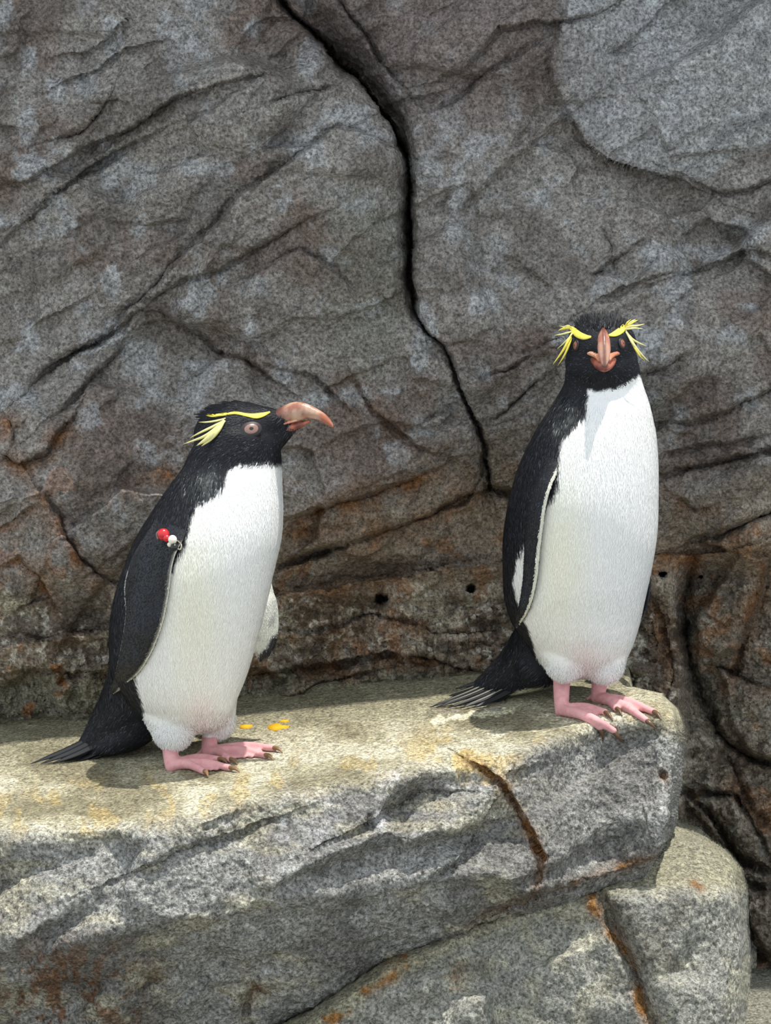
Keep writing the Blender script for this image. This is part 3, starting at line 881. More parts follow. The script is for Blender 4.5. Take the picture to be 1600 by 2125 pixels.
def ledge_bvh():
    me = LEDGE.data
    co = np.empty(len(me.vertices) * 3); me.vertices.foreach_get('co', co)
    return BVHTree.FromPolygons([tuple(v) for v in co.reshape(-1, 3)], [tuple(p.vertices) for p in me.polygons])
GROUND = ledge_bvh()

def ray(bvh, px, py, default_w=0.0):
    d = at(px, py, 0.0) - CAM
    hit = bvh.ray_cast(Vector(CAM), Vector(d).normalized())
    if hit[0] is None: return at(px, py, default_w), -FWD
    return np.array(hit[0]), np.array(hit[1])

def ground(px, py):
    p, n = ray(GROUND, px, py)
    if n @ FWD > 0: n = -n
    return p, n

def make_penguin(sp):
    root = empty('penguin', ground(*sp['base'])[0])
    tag(root, sp['label'], 'penguin', 'rockhopper penguins on the ledge')
    yf = sp['foot_y']; w0 = sp['w']
    wv = lambda y, lean=0: w0 + 0.000156 * (y - yf) + lean
    rings = [(cx, cy, a, wv(cy, ln), b) for cx, cy, a, b, ln in sp['rings']]
    parts = [trunk(rings)]
    # head
    Hc = at(sp['head'][0], sp['head'][1], sp['head_w'])
    Fh = np.array(sp['head_f'], float); Fh /= np.linalg.norm(Fh)
    Uh = np.array([0, 0, 1.0]) - Fh * Fh[2]; Uh /= np.linalg.norm(Uh)
    Sh = np.cross(Fh, Uh)
    mm = 0.001
    L = lambda f, u, s=0: Hc + mm * (f * Fh + u * Uh + s * Sh)
    hs = sp.get('head_parts')
    for kind, *a in hs:
        if kind == 'e':
            (f, u), (rf, rs, ru) = a
            parts.append(ellipsoid(L(f, u), np.array([Fh * rf, Sh * rs, Uh * ru]) * mm))
        else:
            pts, rr = a
            parts.append(chain([L(*p) for p in pts], [r * mm for r in rr]))
    # rump, thighs
    for pts, rr in sp['lumps']:
        parts.append(chain([at(x, y, w) for x, y, w in pts], [r * ISO for r in rr]))
    # legs and webbed feet, fitted to the rock under them
    footsegs, claws = [], []
    for ft in sp['feet']:
        hp, hn = ground(*ft['heel'])
        ank = at(*ft['ankle'], ft['aw'])
        rh = 8.5 * ISO
        heel = hp + hn * rh * 0.9
        mid = hp * 0.6 + np.mean([ground(*t)[0] for t in ft['toes']], 0) * 0.4 + hn * 9.5 * ISO
        legp = [ank, heel + (ank - heel) * 0.35, heel]
        legr = [19 * ISO, 16.5 * ISO, 13.5 * ISO]
        parts.append(chain(legp, legr)); footsegs.append((legp, legr))
        tips = []
        for t in ft['toes']:
            tp, tn = ground(*t)
            q = heel * 0.45 + (tp + tn * rh * 0.8) * 0.55
            kp, kn = ground(*proj(q)[:2])
            if abs((kp - q) @ FWD) < 0.05: q = kp + kn * 9.5 * ISO
            tpp = tp + tn * 6.5 * ISO
            P = [heel + hn * 2 * ISO, q, tpp]; R = [12.5 * ISO, 9.5 * ISO, 7.0 * ISO]
            parts.append(chain(P, R)); footsegs.append((P, R))
            tips.append((q, tpp, tn))
        for (q0, t0, n0), (q1, t1, n1) in zip(tips[:-1], tips[1:]):      # webs
            for k in np.linspace(0.12, 0.88, 7):
                a = heel * (1 - 0.25) + (q0 * (1 - k) + q1 * k) * 0.25
                end = (t0 * (1 - k) + t1 * k)
                end = end + (heel - end) * (0.10 + 0.22 * math.sin(math.pi * k))
                P = [a, (q0 * (1 - k) + q1 * k) - n0 * 4 * ISO, end - n0 * 3.0 * ISO]; R = [8.5 * ISO, 6.0 * ISO, 3.6 * ISO]
                parts.append(chain(P, R, seg=10)); footsegs.append((P, R))
        if 'hind' in ft:
            h = at(*ft['hind'], float(proj(heel)[2]) + 0.01)
            P = [heel + hn * 10 * ISO, h]; R = [7 * ISO, 4 * ISO]
            parts.append(chain(P, R)); footsegs.append((P, R))
        for (q, t, n), cl in zip(tips, ft['claws']):
            claws.append((q, t, n, cl))
    V, F = fuse(parts, 0.0018)
    fd = np.full(len(V), 1e9)
    for P, R in footsegs: fd = np.minimum(fd, seg_dist(V, P, R))
    wt = sstep(0.001, 0.006, fd)
    V = smooth(V, F, 40, 0.05 + 0.95 * wt)
    N = normals(V, F)
    if np.mean(np.sum(N * (V - V.mean(0)), 1)) < 0: N = -N; F = F[:, ::-1]
    px, py, pw = proj(V)
    # ---- plumage colours in the bird's own frame
    rg = np.array(rings)[::-1]
    cx = np.interp(py, rg[:, 1], rg[:, 0]); aa = np.interp(py, rg[:, 1], rg[:, 2]); wc = np.interp(py, rg[:, 1], rg[:, 3]); bb = np.interp(py, rg[:, 1], rg[:, 4])
    phi = np.arctan2((pw - wc) / bb, (px - cx) / aa)                       # 0 = image right, -90 = to the camera
    bx = pl(sp['edge'], py)
    near = -np.arccos(np.clip((bx - cx) / aa, -0.995, 0.995))              # boundary angle on the near side
    pf = math.radians(sp['facing'])
    half = np.abs(near - pf)
    dphi = np.abs((phi - pf + math.pi) % (2 * math.pi) - math.pi)
    ns = fbm(V, 130, 2, seed=401 + sp['seed']) + 0.6 * fbm(V * np.array([1, 1, 0.25]), 420, 2, seed=405)
    white = sstep(-0.035, 0.035, (half - dphi) + 0.05 * ns)
    hood = pl(sp['hood'], px) if sp.get('hood_px', True) else 0
    white = white * sstep(-4, 4, py - hood + 5 * ns)
    for bp, br in sp.get('rump_black', []):
        d = seg_dist(V, [at(*b) for b in bp], [r * ISO for r in br])
        white = white * sstep(-0.004, 0.004, d + 0.003 * ns)
    for bp, br in sp['fluff']:                                             # white downy thighs
        d = seg_dist(V, [at(*b) for b in bp], [r * ISO for r in br])
        white = np.maximum(white, sstep(0.004, -0.001, d))
    if 'under' in sp:
        uy = pl(sp['under'], px)
        under = sstep(-3, 4, py - uy + 5 * ns) * (px > sp['under'][0][0]) * (px < sp['under'][-1][0])
    else: under = np.zeros(len(V))
    col = BLACK * (1 - white[:, None]) + WHITE * white[:, None]
    col = paint(col, C3(214, 208, 178), under * (1 - white))
    cream = np.exp(-((px - sp['cream'][0]) / 60) ** 2 - ((py - sp['cream'][1]) / 160) ** 2)
    col = col * (1 - 0.18 * (cream * white)[:, None] * np.array([0.1, 0.25, 1.0]))
    blush = np.exp(-((px - sp['blush'][0]) / 34) ** 2 - ((py - sp['blush'][1]) / 55) ** 2) * white
    col = paint(col, C3(236, 200, 196), 0.35 * blush)
    # dusty greyish nape and shoulder
    dust = np.exp(-((px - sp['dust'][0]) / sp['dust'][2]) ** 2 - ((py - sp['dust'][1]) / sp['dust'][3]) ** 2) * (1 - white)
    col = paint(col, C3(92, 96, 94), np.clip(dust * (0.35 + 0.8 * ns), 0, 0.7))
    pinkm = sstep(0.0028, 0.0012, fd) * (py > sp['pink_y'])
    vein = 0.5 + 0.5 * fbm(V, 160, 3, seed=411)
    fine = fbm(V, 520, 2, seed=415)
    pk = PINK * (1 + 0.10 * fine[:, None]) * (1 - 0.25 * vein[:, None]) + C3(190, 108, 120) * 0.25 * vein[:, None]
    pk = paint(pk, C3(244, 196, 190), 0.5 * sstep(0.2, 0.9, N[:, 2]) * 0 + 0.3 * sstep(0.3, 0.6, vein))
    col = col * (1 - pinkm[:, None]) + pk * pinkm[:, None]
    body = mesh_obj('body', V, F, M_BODY, root, np.clip(col, 0.003, 0.9))
    bvh = BVHTree.FromPolygons([tuple(v) for v in V], [tuple(f) if f[2] != f[3] else tuple(f[:3]) for f in F.tolist()])
    # ---- feather coat
    hd = np.linalg.norm(V - Hc, axis=1)
    hw_ = sstep(0.085, 0.05, hd)
    dirs = np.tile(-UPV, (len(V), 1)) + np.array(sp['tail_dir']) * (sstep(sp['rump_y'], sp['rump_y'] + 60, py) * (1 - white))[:, None] * 1.5
    dirs = dirs * (1 - hw_[:, None]) + (-Fh - 0.3 * Uh) * hw_[:, None]
    length = 0.010 * (1 - hw_) + 0.006 * hw_
    fluffy = sstep(sp['fluff_y'], sp['fluff_y'] + 70, py) * white
    length = length * (1 - 0.25 * fluffy)
    dens = sstep(0.0028, 0.005, fd) * (0.25 + sstep(0.3, -0.3, N @ FWD))
    bill_d = np.linalg.norm(V - L(*sp['bill_root']), axis=1)
    dens = dens * sstep(0.010, 0.02, bill_d) + 1e-6
    for ex, ey in sp['eyes']:
        ep, _ = ray(bvh, ex, ey, 0)
        dens = dens * sstep(sp['eye_r'] * ISO * 1.2, sp['eye_r'] * ISO * 1.6 + 0.004, np.linalg.norm(V - ep - Fh * 0.002, axis=1))
    feathers('plumage', V, N, F, col, dirs, length, 60000, 0.0010, root, M_FEATHER, lift=0.022, density=dens, seed=sp['seed'], cvar=0.03 + 0.45 * (1 - white), jit=0.12)
    dens2 = dens * fluffy + 1e-9
    feathers('down', V, N, F, col, dirs + 0.3 * N, length * 0 + 0.005, 9000, 0.0006, root, M_FEATHER, lift=0.45, density=dens2, jit=0.5, seed=sp['seed'] + 5, cvar=0.03)
    # ---- crown tufts
    r = np.random.default_rng(sp['seed'] + 9)
    sel = np.nonzero((hw_ > 0.5) & (((V - Hc) @ Uh) > 0.024) & (((V - Hc) @ Fh) < 0.034))[0]
    if len(sel):
        pick = r.choice(sel, sp['tufts'])
        VV, FF, k = [], [], 0
        for i in pick:
            n = N[i]; d = n * sp['tuft_up'] - Fh * sp['tuft_back'] + r.normal(0, 0.15, 3); d /= np.linalg.norm(d)
            s = np.cross(d, -FWD); s /= np.linalg.norm(s)
            p = V[i] - n * 0.001; ln = r.uniform(0.006, 0.012)
            VV += [p - s * 0.0009, p + s * 0.0009, p + d * ln * 0.6 + s * 0.0006 - Fh * ln * 0.1, p + d * ln - Fh * ln * 0.35, p + d * ln * 0.6 - s * 0.0006 - Fh * ln * 0.1]
            FF.append((k, k + 1, k + 2, k + 3, k + 4)); k += 5
        o = mesh_obj('crown_tuft', np.array(VV), FF, M_FEATHER, root, np.tile(BLACK * 0.8, (len(VV), 1)))
        tag(o, 'short spiky black crown feathers', kind='stuff')
    # ---- claws
    for q, t, n, cl in claws:
        end, en = ground(*cl)
        d = (t - q); d /= np.linalg.norm(d)
        e = end + en * 2.2 * ISO
        if np.linalg.norm(e - t) > 0.022: e = t + (e - t) * 0.022 / np.linalg.norm(e - t)
        P = [t - d * 0.002 + n * 0.5 * ISO, t * 0.5 + e * 0.5 + n * 4.0 * ISO, e]
        v, f = chain(P, [5.2 * ISO, 4.3 * ISO, 1.2 * ISO], seg=12)
        mesh_obj('claw', v, f, sp['claw_mat'], root)
    # ---- bill
    def loft(st, shape=2.0):
        out = []
        ph = np.linspace(0, 2 * math.pi, 24, endpoint=False)
        S = catmull(st, 5)
        for f, ut, ub, hw, fs in S:
            c = (ut + ub) / 2; h = max((ut - ub) / 2, 0.15); hw = max(hw, 0.15)
            out.append(np.array([L(f + fs * math.sin(a), c + h * math.sin(a), hw * math.copysign(abs(math.cos(a)) ** shape, math.cos(a))) for a in ph]))
        return skin_rings(out)
    for nm, st, shp, lab in sp['bill']:
        v, f = loft(st, shp)
        lf = ((v - Hc) @ Fh) * 1000; lu = ((v - Hc) @ Uh) * 1000
        nz = fbm(v, 90, 3, seed=421)
        if nm == 'upper_mandible':
            ls = np.abs((v - Hc) @ Sh) * 1000
            cc = np.tile(C3(*sp['bill_col']), (len(v), 1))
            cc = paint(cc, C3(96, 56, 50), 0.85 * sstep(8.0, -10.0, lf - sp['bill_dark']))
            cc = paint(cc, C3(206, 176, 150), np.clip(sstep(-0.3, 0.3, nz) * 0.75 * sstep(sp['bill_dark'] - 6, sp['bill_dark'] + 10, lf) * sp['bill_pale'], 0, 1))
            cc = paint(cc, C3(84, 44, 40), sp['bill_ridge'] * sstep(3.5, 1.0, ls) * sstep(2, 8, lu + (lf - 30) * 0.5))
            cc = paint(cc, C3(176, 100, 66), 0.6 * sstep(sp['bill_tip'] - 22, sp['bill_tip'], lf))
        elif nm == 'lower_mandible':
            cc = paint(np.tile(C3(176, 102, 80), (len(v), 1)), C3(112, 56, 48), sstep(-0.1, 0.4, nz))
        else:
            cc = paint(np.tile(C3(200, 128, 96), (len(v), 1)), C3(224, 170, 140), sstep(-0.1, 0.3, nz))
        o = mesh_obj(nm, v, f, M_HORN, root, cc)
        if lab: o['label'] = lab
    # ---- eyes and brows, set on the head
    def on_head(x, y):
        return ray(bvh, x, y, sp['head_w'])
    mir = lambda p: p - 2 * Sh * ((np.asarray(p) - Hc) @ Sh)
    mirv = lambda p: p - 2 * Sh * (np.asarray(p) @ Sh)
    def eye(p, n):
        up = Uh - n * (Uh @ n); up /= np.linalg.norm(up); sd = np.cross(up, n)
        e = empty('eye', p); e.parent = root; e.matrix_parent_inverse = Matrix.Translation(-Vector(root.location))
        re, le = sp['eye_r'] * ISO, sp['eye_r'] * ISO * 1.15
        def sub(nm, c, rad, mat, thick=0.5, asp=1.0):
            asp = asp * sp['eye_asp']
            v, f = ellipsoid(c, np.array([sd * rad * asp, up * rad, n * rad * thick]), 20)
            o = mesh_obj(nm, v, f, mat); o.parent = e
            o.matrix_parent_inverse = Matrix.Translation(-Vector(tuple(p)))
            return o
        sub('eyelid', p - n * 0.0006, re * 1.32, M_EYELID, 0.35, 1.1)
        sub('iris', p + n * 0.0002, re, sp['iris'], 0.45, 1.1)
        sub('pupil', p + n * re * 0.28, re * 0.45, M_PUPIL, 0.5)
    for x, y in sp['eyes']:
        p, n = on_head(x, y); n = n if n @ FWD < 0 else -n
        n = n * 0.7 + Sh * np.sign((p - Hc) @ Sh) * 0.3; n /= np.linalg.norm(n)
        eye(p, n)
        if sp['mirror']: eye(mir(p), mirv(n))
    def strip(pts_n, widths, name='brow_stripe'):
        V_, F_ = [], []
        k = 7
        Pn = []
        for (p, n), wd in zip(pts_n, widths): Pn.append(np.concatenate([p, n, [wd]]))
        Pn = catmull(np.array(Pn), 5)
        T = np.gradient(Pn[:, :3], axis=0)
        out = []
        for row, t in zip(Pn, T):
            p, n, wd = row[:3], row[3:6] / np.linalg.norm(row[3:6]), row[6]
            t = t / np.linalg.norm(t); s = np.cross(t, n); s /= np.linalg.norm(s)
            ph = np.linspace(0, 2 * math.pi, 12, endpoint=False)
            out.append(p + n * 0.0008 + wd * ISO * 0.5 * np.cos(ph)[:, None] * s + 0.0011 * np.sin(ph)[:, None] * n)
        v, f = skin_rings(out)
        return mesh_obj(name, v, f, M_YELLOW, root)
    for br in sp['brows']:
        pn = []
        for x, y, wd in br:
            p, n = on_head(x, y); n = n if n @ FWD < 0 else -n
            pn.append((p, n))
        strip(pn, [b[2] for b in br])
        if sp['mirror']: strip([(mir(p), mirv(n)) for p, n in pn[2:]], [b[2] for b in br[2:]])
    for pts, wd, pale in sp['plumes']:
        P0, _ = on_head(*pts[0][:2])
        w0_ = float(proj(P0)[2])
        P = [at(x, y, w0_ + dw) for x, y, dw in pts]
        ribbon_feather('crest_plume', P, wd * ISO, wd * 0.35 * ISO, M_PALEYELLOW if pale else M_YELLOW, root, profile=(0.6, 1.0, 1.0, 0.7, 0.1))
        if sp['mirror']:
            ribbon_feather('crest_plume', [mir(p) for p in P], wd * ISO, wd * 0.35 * ISO, M_PALEYELLOW if pale else M_YELLOW, root, profile=(0.6, 1.0, 1.0, 0.7, 0.1))
    # ---- tail feathers
    for base, tip, wd, pale in sp['tail']:
        b = at(*base)
        if len(tip) == 2:
            g, gn = ground(*tip); t = g + gn * 0.0025
        else: t = at(*tip)
        m = (b + t) / 2 + np.array([0, 0, -0.003])
        ribbon_feather('tail_feather', [b, m, t], wd * 1.3 * ISO, 2.4 * ISO, M_TAIL, root, profile=(0.9, 1.0, 0.9, 0.7, 0.08), up=(0, -0.6, 0.8))
        if pale:
            o = np.array([0, -0.0012, 0.0016])
            ribbon_feather('feather_shaft', [b + o, m + o, t * 0.9 + b * 0.1 + o], 1.9 * ISO, 1.2 * ISO, M_TAILPALE, root, up=(0, -0.6, 0.8))
    # ---- flippers
    for fl in sp['flippers']:
        lead, trail = catmull(fl['lead'], 6), catmull(fl['trail'], 6)
        nrow = 46
        def res(A):
            d = np.r_[0, np.cumsum(np.linalg.norm(np.diff(A[:, :2], axis=0), axis=1))]; d /= d[-1]
            return np.stack([np.interp(np.linspace(0, 1, nrow), d, A[:, k]) for k in range(A.shape[1])], 1)
        lead, trail = res(lead), res(trail)
        hug = None
        if fl.get('hug'):
            es = np.linspace(-1, 1, 9); hug = np.full((nrow, 9), np.nan)
            for i in range(nrow):
                for j, e in enumerate(es):
                    q = trail[i] * (1 - e) / 2 + lead[i] * (1 + e) / 2
                    hit = bvh.ray_cast(Vector(CAM), Vector(at(q[0], q[1], 0.0) - CAM).normalized())
                    if hit[0] is not None: hug[i, j] = float(proj(np.array(hit[0]))[2])
            for j in range(9):
                ok = ~np.isnan(hug[:, j]); hug[:, j] = np.interp(np.arange(nrow), np.nonzero(ok)[0], hug[ok, j])
            for _ in range(6):
                hug[1:-1] = (hug[:-2] + hug[1:-1] * 2 + hug[2:]) / 4
                hug[:, 1:-1] = (hug[:, :-2] + hug[:, 1:-1] * 2 + hug[:, 2:]) / 4
            hug = np.minimum(hug, hug.min(1)[:, None] + fl.get('flatness', 0.03)) - fl['hug']
            sink = sstep(0.30 * nrow, 0, np.arange(nrow))[:, None]
            hug = hug + sink * (fl['hug'] + fl['thick'] * 1.6)
        out, cs = [], []
        k = 28
        ph = np.linspace(0, 2 * math.pi, k, endpoint=False)
        for i in range(nrow):
            a, b = at(*trail[i]), at(*lead[i])
            c = (a + b) / 2; h = (b - a) / 2; hl = np.linalg.norm(h) + 1e-6
            along = (at(*((lead[min(i + 1, nrow - 1)] + trail[min(i + 1, nrow - 1)]) / 2)) - at(*((lead[max(i - 1, 0)] + trail[max(i - 1, 0)]) / 2)))
            nn = np.cross(along, h); nn /= np.linalg.norm(nn) + 1e-9
            if nn @ FWD > 0: nn = -nn
            th = fl['thick'] * (0.35 + 0.65 * math.sin(math.pi * min(max(0.12 + 0.8 * (1 - i / nrow), 0), 1))) * min(1, hl / (0.012))
            bulge = nn * fl.get('bulge', 0.0) * math.sin(math.pi * min(i / nrow + 0.1, 1))
            if hug is not None:
                q = trail[i][:2] * (1 - np.cos(ph)[:, None]) / 2 + lead[i][:2] * (1 + np.cos(ph)[:, None]) / 2
                ctr = at(q[:, 0], q[:, 1], np.interp(np.cos(ph), es, hug[i]))
            else:
                ctr = c + bulge + np.cos(ph)[:, None] * h
            out.append(ctr + th * np.sign(np.sin(ph))[:, None] * (np.abs(np.sin(ph)) ** 0.8)[:, None] * nn)
            for q in ph:
                e = math.cos(q); tt = i / nrow
                cs.append((e, math.sin(q), tt))
        v, f = skin_rings(out)
        cs = np.array(cs + [(0, 0, 0), (0, 0, 1)])
        nz = fbm(v, 60, 3, seed=431)
        cc = np.tile(C3(18, 19, 23), (len(v), 1))
        cc = paint(cc, C3(30, 36, 48), sstep(0.0, 0.4, nz) * 0.6)
        if fl.get('under'):
            cc = paint(np.tile(C3(206, 206, 196), (len(v), 1)), C3(130, 132, 124), 0.6 * sstep(0.0, 0.3, nz))
            cc = paint(cc, C3(20, 20, 24), sstep(0.80, 0.88, cs[:, 2] + 0.2 * nz + 0.1 * cs[:, 0]))
        else:
            le, te = fl['white_edges']
            cc = paint(cc, C3(226, 224, 208), sstep(le[2], le[2] + 0.03, cs[:, 0]) * sstep(le[0], le[0] + 0.04, cs[:, 2]) * sstep(le[1], le[1] - 0.04, cs[:, 2]))
            cc = paint(cc, C3(205, 208, 205), sstep(-te[2], -te[2] - 0.03, cs[:, 0]) * sstep(te[0], te[0] + 0.04, cs[:, 2]) * sstep(te[1], te[1] - 0.04, cs[:, 2]))
        fo = mesh_obj('flipper', v, f, M_FLIPPER, root, cc)
        qf = np.array([g for g in f if len(g) == 4]); fnn = normals(v, qf)
        if np.mean(np.sum(fnn * (v - v.mean(0)), 1)) < 0: fnn = -fnn
        dd = np.tile(at(*lead[-1]) - at(*lead[nrow // 3]), (len(v), 1)); dd /= np.linalg.norm(dd, axis=1, keepdims=True)
        feathers('flipper_feathers', v, fnn, qf, cc, dd, np.full(len(v), 0.004), 7000, 0.0008, fo, M_FEATHER, lift=0.03, density=np.full(len(v), 1.0), seed=sp['seed'] + 31, cvar=0.15)
    return root, bvh

M_EYELID = flat_material('eyelid', (46, 38, 40), 0.5, 0.4)

# ---------------------------------------------------------------- left penguin, seen from its right, looking to the right
A = dict(
    label='left penguin in profile, looking right, with red and white beads on its flipper', seed=1, base=(400, 1590), foot_y=1580, w=0.03, facing=-38,
    # cx, cy, half width, half depth, lean
    rings=[(394, 1520, 12, .010, 0), (390, 1508, 68, .045, 0), (386, 1480, 97, .066, 0), (378, 1452, 114, .078, 0), (372, 1400, 141, .090, 0), (380, 1330, 154, .097, -.004), (392, 1260, 160, .100, -.008),
           (410, 1190, 158, .099, -.010), (432, 1120, 152, .093, -.010), (452, 1060, 136, .083, -.008), (468, 1010, 118, .074, -.004), (482, 970, 103, .066, 0), (490, 930, 92, .060, 0), (494, 895, 70, .050, 0), (495, 870, 30, .02, 0)],
    head=(495, 895), head_w=-0.078, head_f=(0.96, -0.26, 0.17),
    head_parts=[('e', (-4, 0), (55, 45, 38)), ('e', (4, -15), (50, 45, 36)), ('c', [(15, 2), (42, 6), (58, 6)], [35, 22, 15]),
                ('c', [(10, -18), (42, -12), (64, -5), (80, -1)], [36, 22, 12, 4])],
    lumps=[([(322, 1395, .06), (274, 1462, .08), (218, 1517, .10), (172, 1554, .105)], [99, 74, 45, 18]),
           ([(300, 1480, .07), (272, 1520, .07), (236, 1542, .075), (190, 1560, .09)], [62, 40, 26, 10]),
           ([(350, 1400, .01), (352, 1465, .004), (360, 1514, -.006)], [86, 64, 44]),
           ([(430, 1390, .045), (440, 1450, .045), (450, 1495, .045)], [74, 56, 41])],
    fluff=[([(345, 1470, -.01), (352, 1500, -.014), (362, 1520, -.018)], [46, 46, 40]), ([(440, 1470, .05), (450, 1497, .05)], [50, 40])],
    rump_black=[([(300, 1440, .10), (262, 1480, .10), (215, 1520, .10), (165, 1556, .11)], [64, 60, 42, 18])],
    edge=[(940, 480), (975, 474), (1008, 466), (1030, 440), (1044, 408), (1080, 396), (1120, 386), (1150, 372), (1185, 352), (1240, 320), (1300, 295), (1360, 278), (1400, 278), (1450, 290), (1490, 303), (1530, 315), (1560, 322)],
    hood=[(380, 975), (470, 972), (500, 964), (540, 961), (590, 966), (640, 975)],
    cream=(400, 1250), blush=(420, 1480), dust=(430, 1000, 40, 26), pink_y=1530, fluff_y=1475, rump_y=1440, tail_dir=(-0.8, 0.4, -0.3),
    feet=[dict(heel=(356, 1597), ankle=(352, 1520), aw=.012, toes=[(426, 1608), (478, 1600), (456, 1582)], claws=[(437, 1621), (497, 1604), (472, 1586)]),
          dict(heel=(432, 1570), ankle=(440, 1500), aw=.052, toes=[(478, 1583), (552, 1574), (570, 1559)], claws=[(493, 1588), (567, 1579), (586, 1563)], hind=(408, 1566))],
    claw_mat=M_CLAW,
    bill=[('upper_mandible', [(42, 14, 0, 13, 0), (52, 20, 1, 12, 0), (66, 26, 1, 10.5, 0), (80, 29, 3, 9.5, 0), (94, 26, 6, 8, 0), (107, 18, 3, 6.5, 0), (117, 10, -4, 5, 0), (123, 2, -8, 3.4, 0), (126, -5, -9.5, 1.6, 0)], 1.0, 'brown-orange hooked upper bill'),
          ('lower_mandible', [(36, 3, -8, 13, 0), (50, 3, -8, 12.5, 0), (64, 3, -9, 11, 0), (78, 4, -7, 8, 0), (90, 4, -2, 5, 0), (97, 4, 1, 1.5, 0)], 1.0, None),
          ('gape_skin', [(34, -3, -6, 18, 0), (44, 3, -5, 16.5, 0), (58, 6, 0, 13, 0), (72, 8, 3, 10.5, 0), (82, 8, 5, 8, 0)], 0.8, 'pale pink skin at the corner of the bill')],
    bill_root=(52, 8), bill_dark=68, bill_tip=124, bill_col=(150, 96, 78), bill_pale=1.0, bill_ridge=0.0,
    eyes=[(521, 891)], eye_r=13, iris=M_IRIS, eye_asp=1.25, mirror=True,
    brows=[[(560, 856, 4), (546, 861, 10), (530, 864, 13), (512, 862, 9), (490, 858, 7), (468, 860, 6), (446, 862, 4), (432, 861, 2)]],
    plumes=[([(466, 872, -.002), (450, 888, -.006), (425, 905, -.006), (380, 922, 0)], 8, True), ([(466, 872, -.003), (446, 896, -.008), (428, 912, -.008), (408, 925, -.004)], 11, True), ([(462, 874, -.002), (440, 886, -.006), (415, 898, -.006), (394, 909, 0)], 5, True),
            ([(466, 872, -.003), (452, 894, -.008), (436, 912, -.008), (418, 926, -.006)], 9, True), ([(468, 868, -.001), (450, 873, -.004), (430, 876, -.004), (412, 876, 0)], 4, True), ([(470, 861, -.001), (455, 862, -.004), (440, 864, -.004), (428, 862, 0)], 4, False)],
    tufts=420, tuft_back=1.0, tuft_up=0.25,
    tail=[((235, 1508, .095), (62, 1590), 12, False), ((225, 1520, .09), (85, 1589), 13, False), ((235, 1525, .085), (110, 1588), 13, False), ((225, 1500, .10), (150, 1553, .13), 12, False),
          ((250, 1530, .08), (150, 1583, .085), 13, False), ((225, 1515, .10), (100, 1575, .115), 13, False), ((265, 1530, .08), (180, 1578, .085), 13, False), ((235, 1520, .10), (95, 1583, .11), 13, False), ((240, 1520, .09), (130, 1583, .09), 14, False)],
    flippers=[dict(thick=.0055, hug=.0075, white_edges=((.18, .98, .965), (.36, .90, .94)),
                   lead=[(385, 1040, -.055), (396, 1066, -.070), (388, 1105, -.082), (366, 1145, -.088), (356, 1180, -.089), (350, 1230, -.090), (338, 1290, -.090), (318, 1345, -.086), (292, 1390, -.078), (262, 1418, -.066), (236, 1440, -.052)],
                   trail=[(345, 1045, -.035), (322, 1080, -.048), (300, 1115, -.050), (278, 1150, -.045), (264, 1190, -.040), (259, 1225, -.037), (262, 1270, -.038), (256, 1320, -.032), (247, 1370, -.026), (238, 1410, -.026), (228, 1437, -.040)]),
              dict(thick=.004, under=True, white_edges=None,
                   lead=[(505, 1050, .05), (540, 1120, .055), (557, 1180, .055), (567, 1225, .052), (576, 1255, .05), (578, 1300, .052), (572, 1335, .055), (556, 1362, .058), (542, 1370, .06)],
                   trail=[(470, 1070, .085), (482, 1130, .09), (498, 1190, .075), (510, 1230, .055), (516, 1260, .038), (520, 1300, .042), (522, 1330, .048), (528, 1355, .054), (536, 1369, .06)])],
)

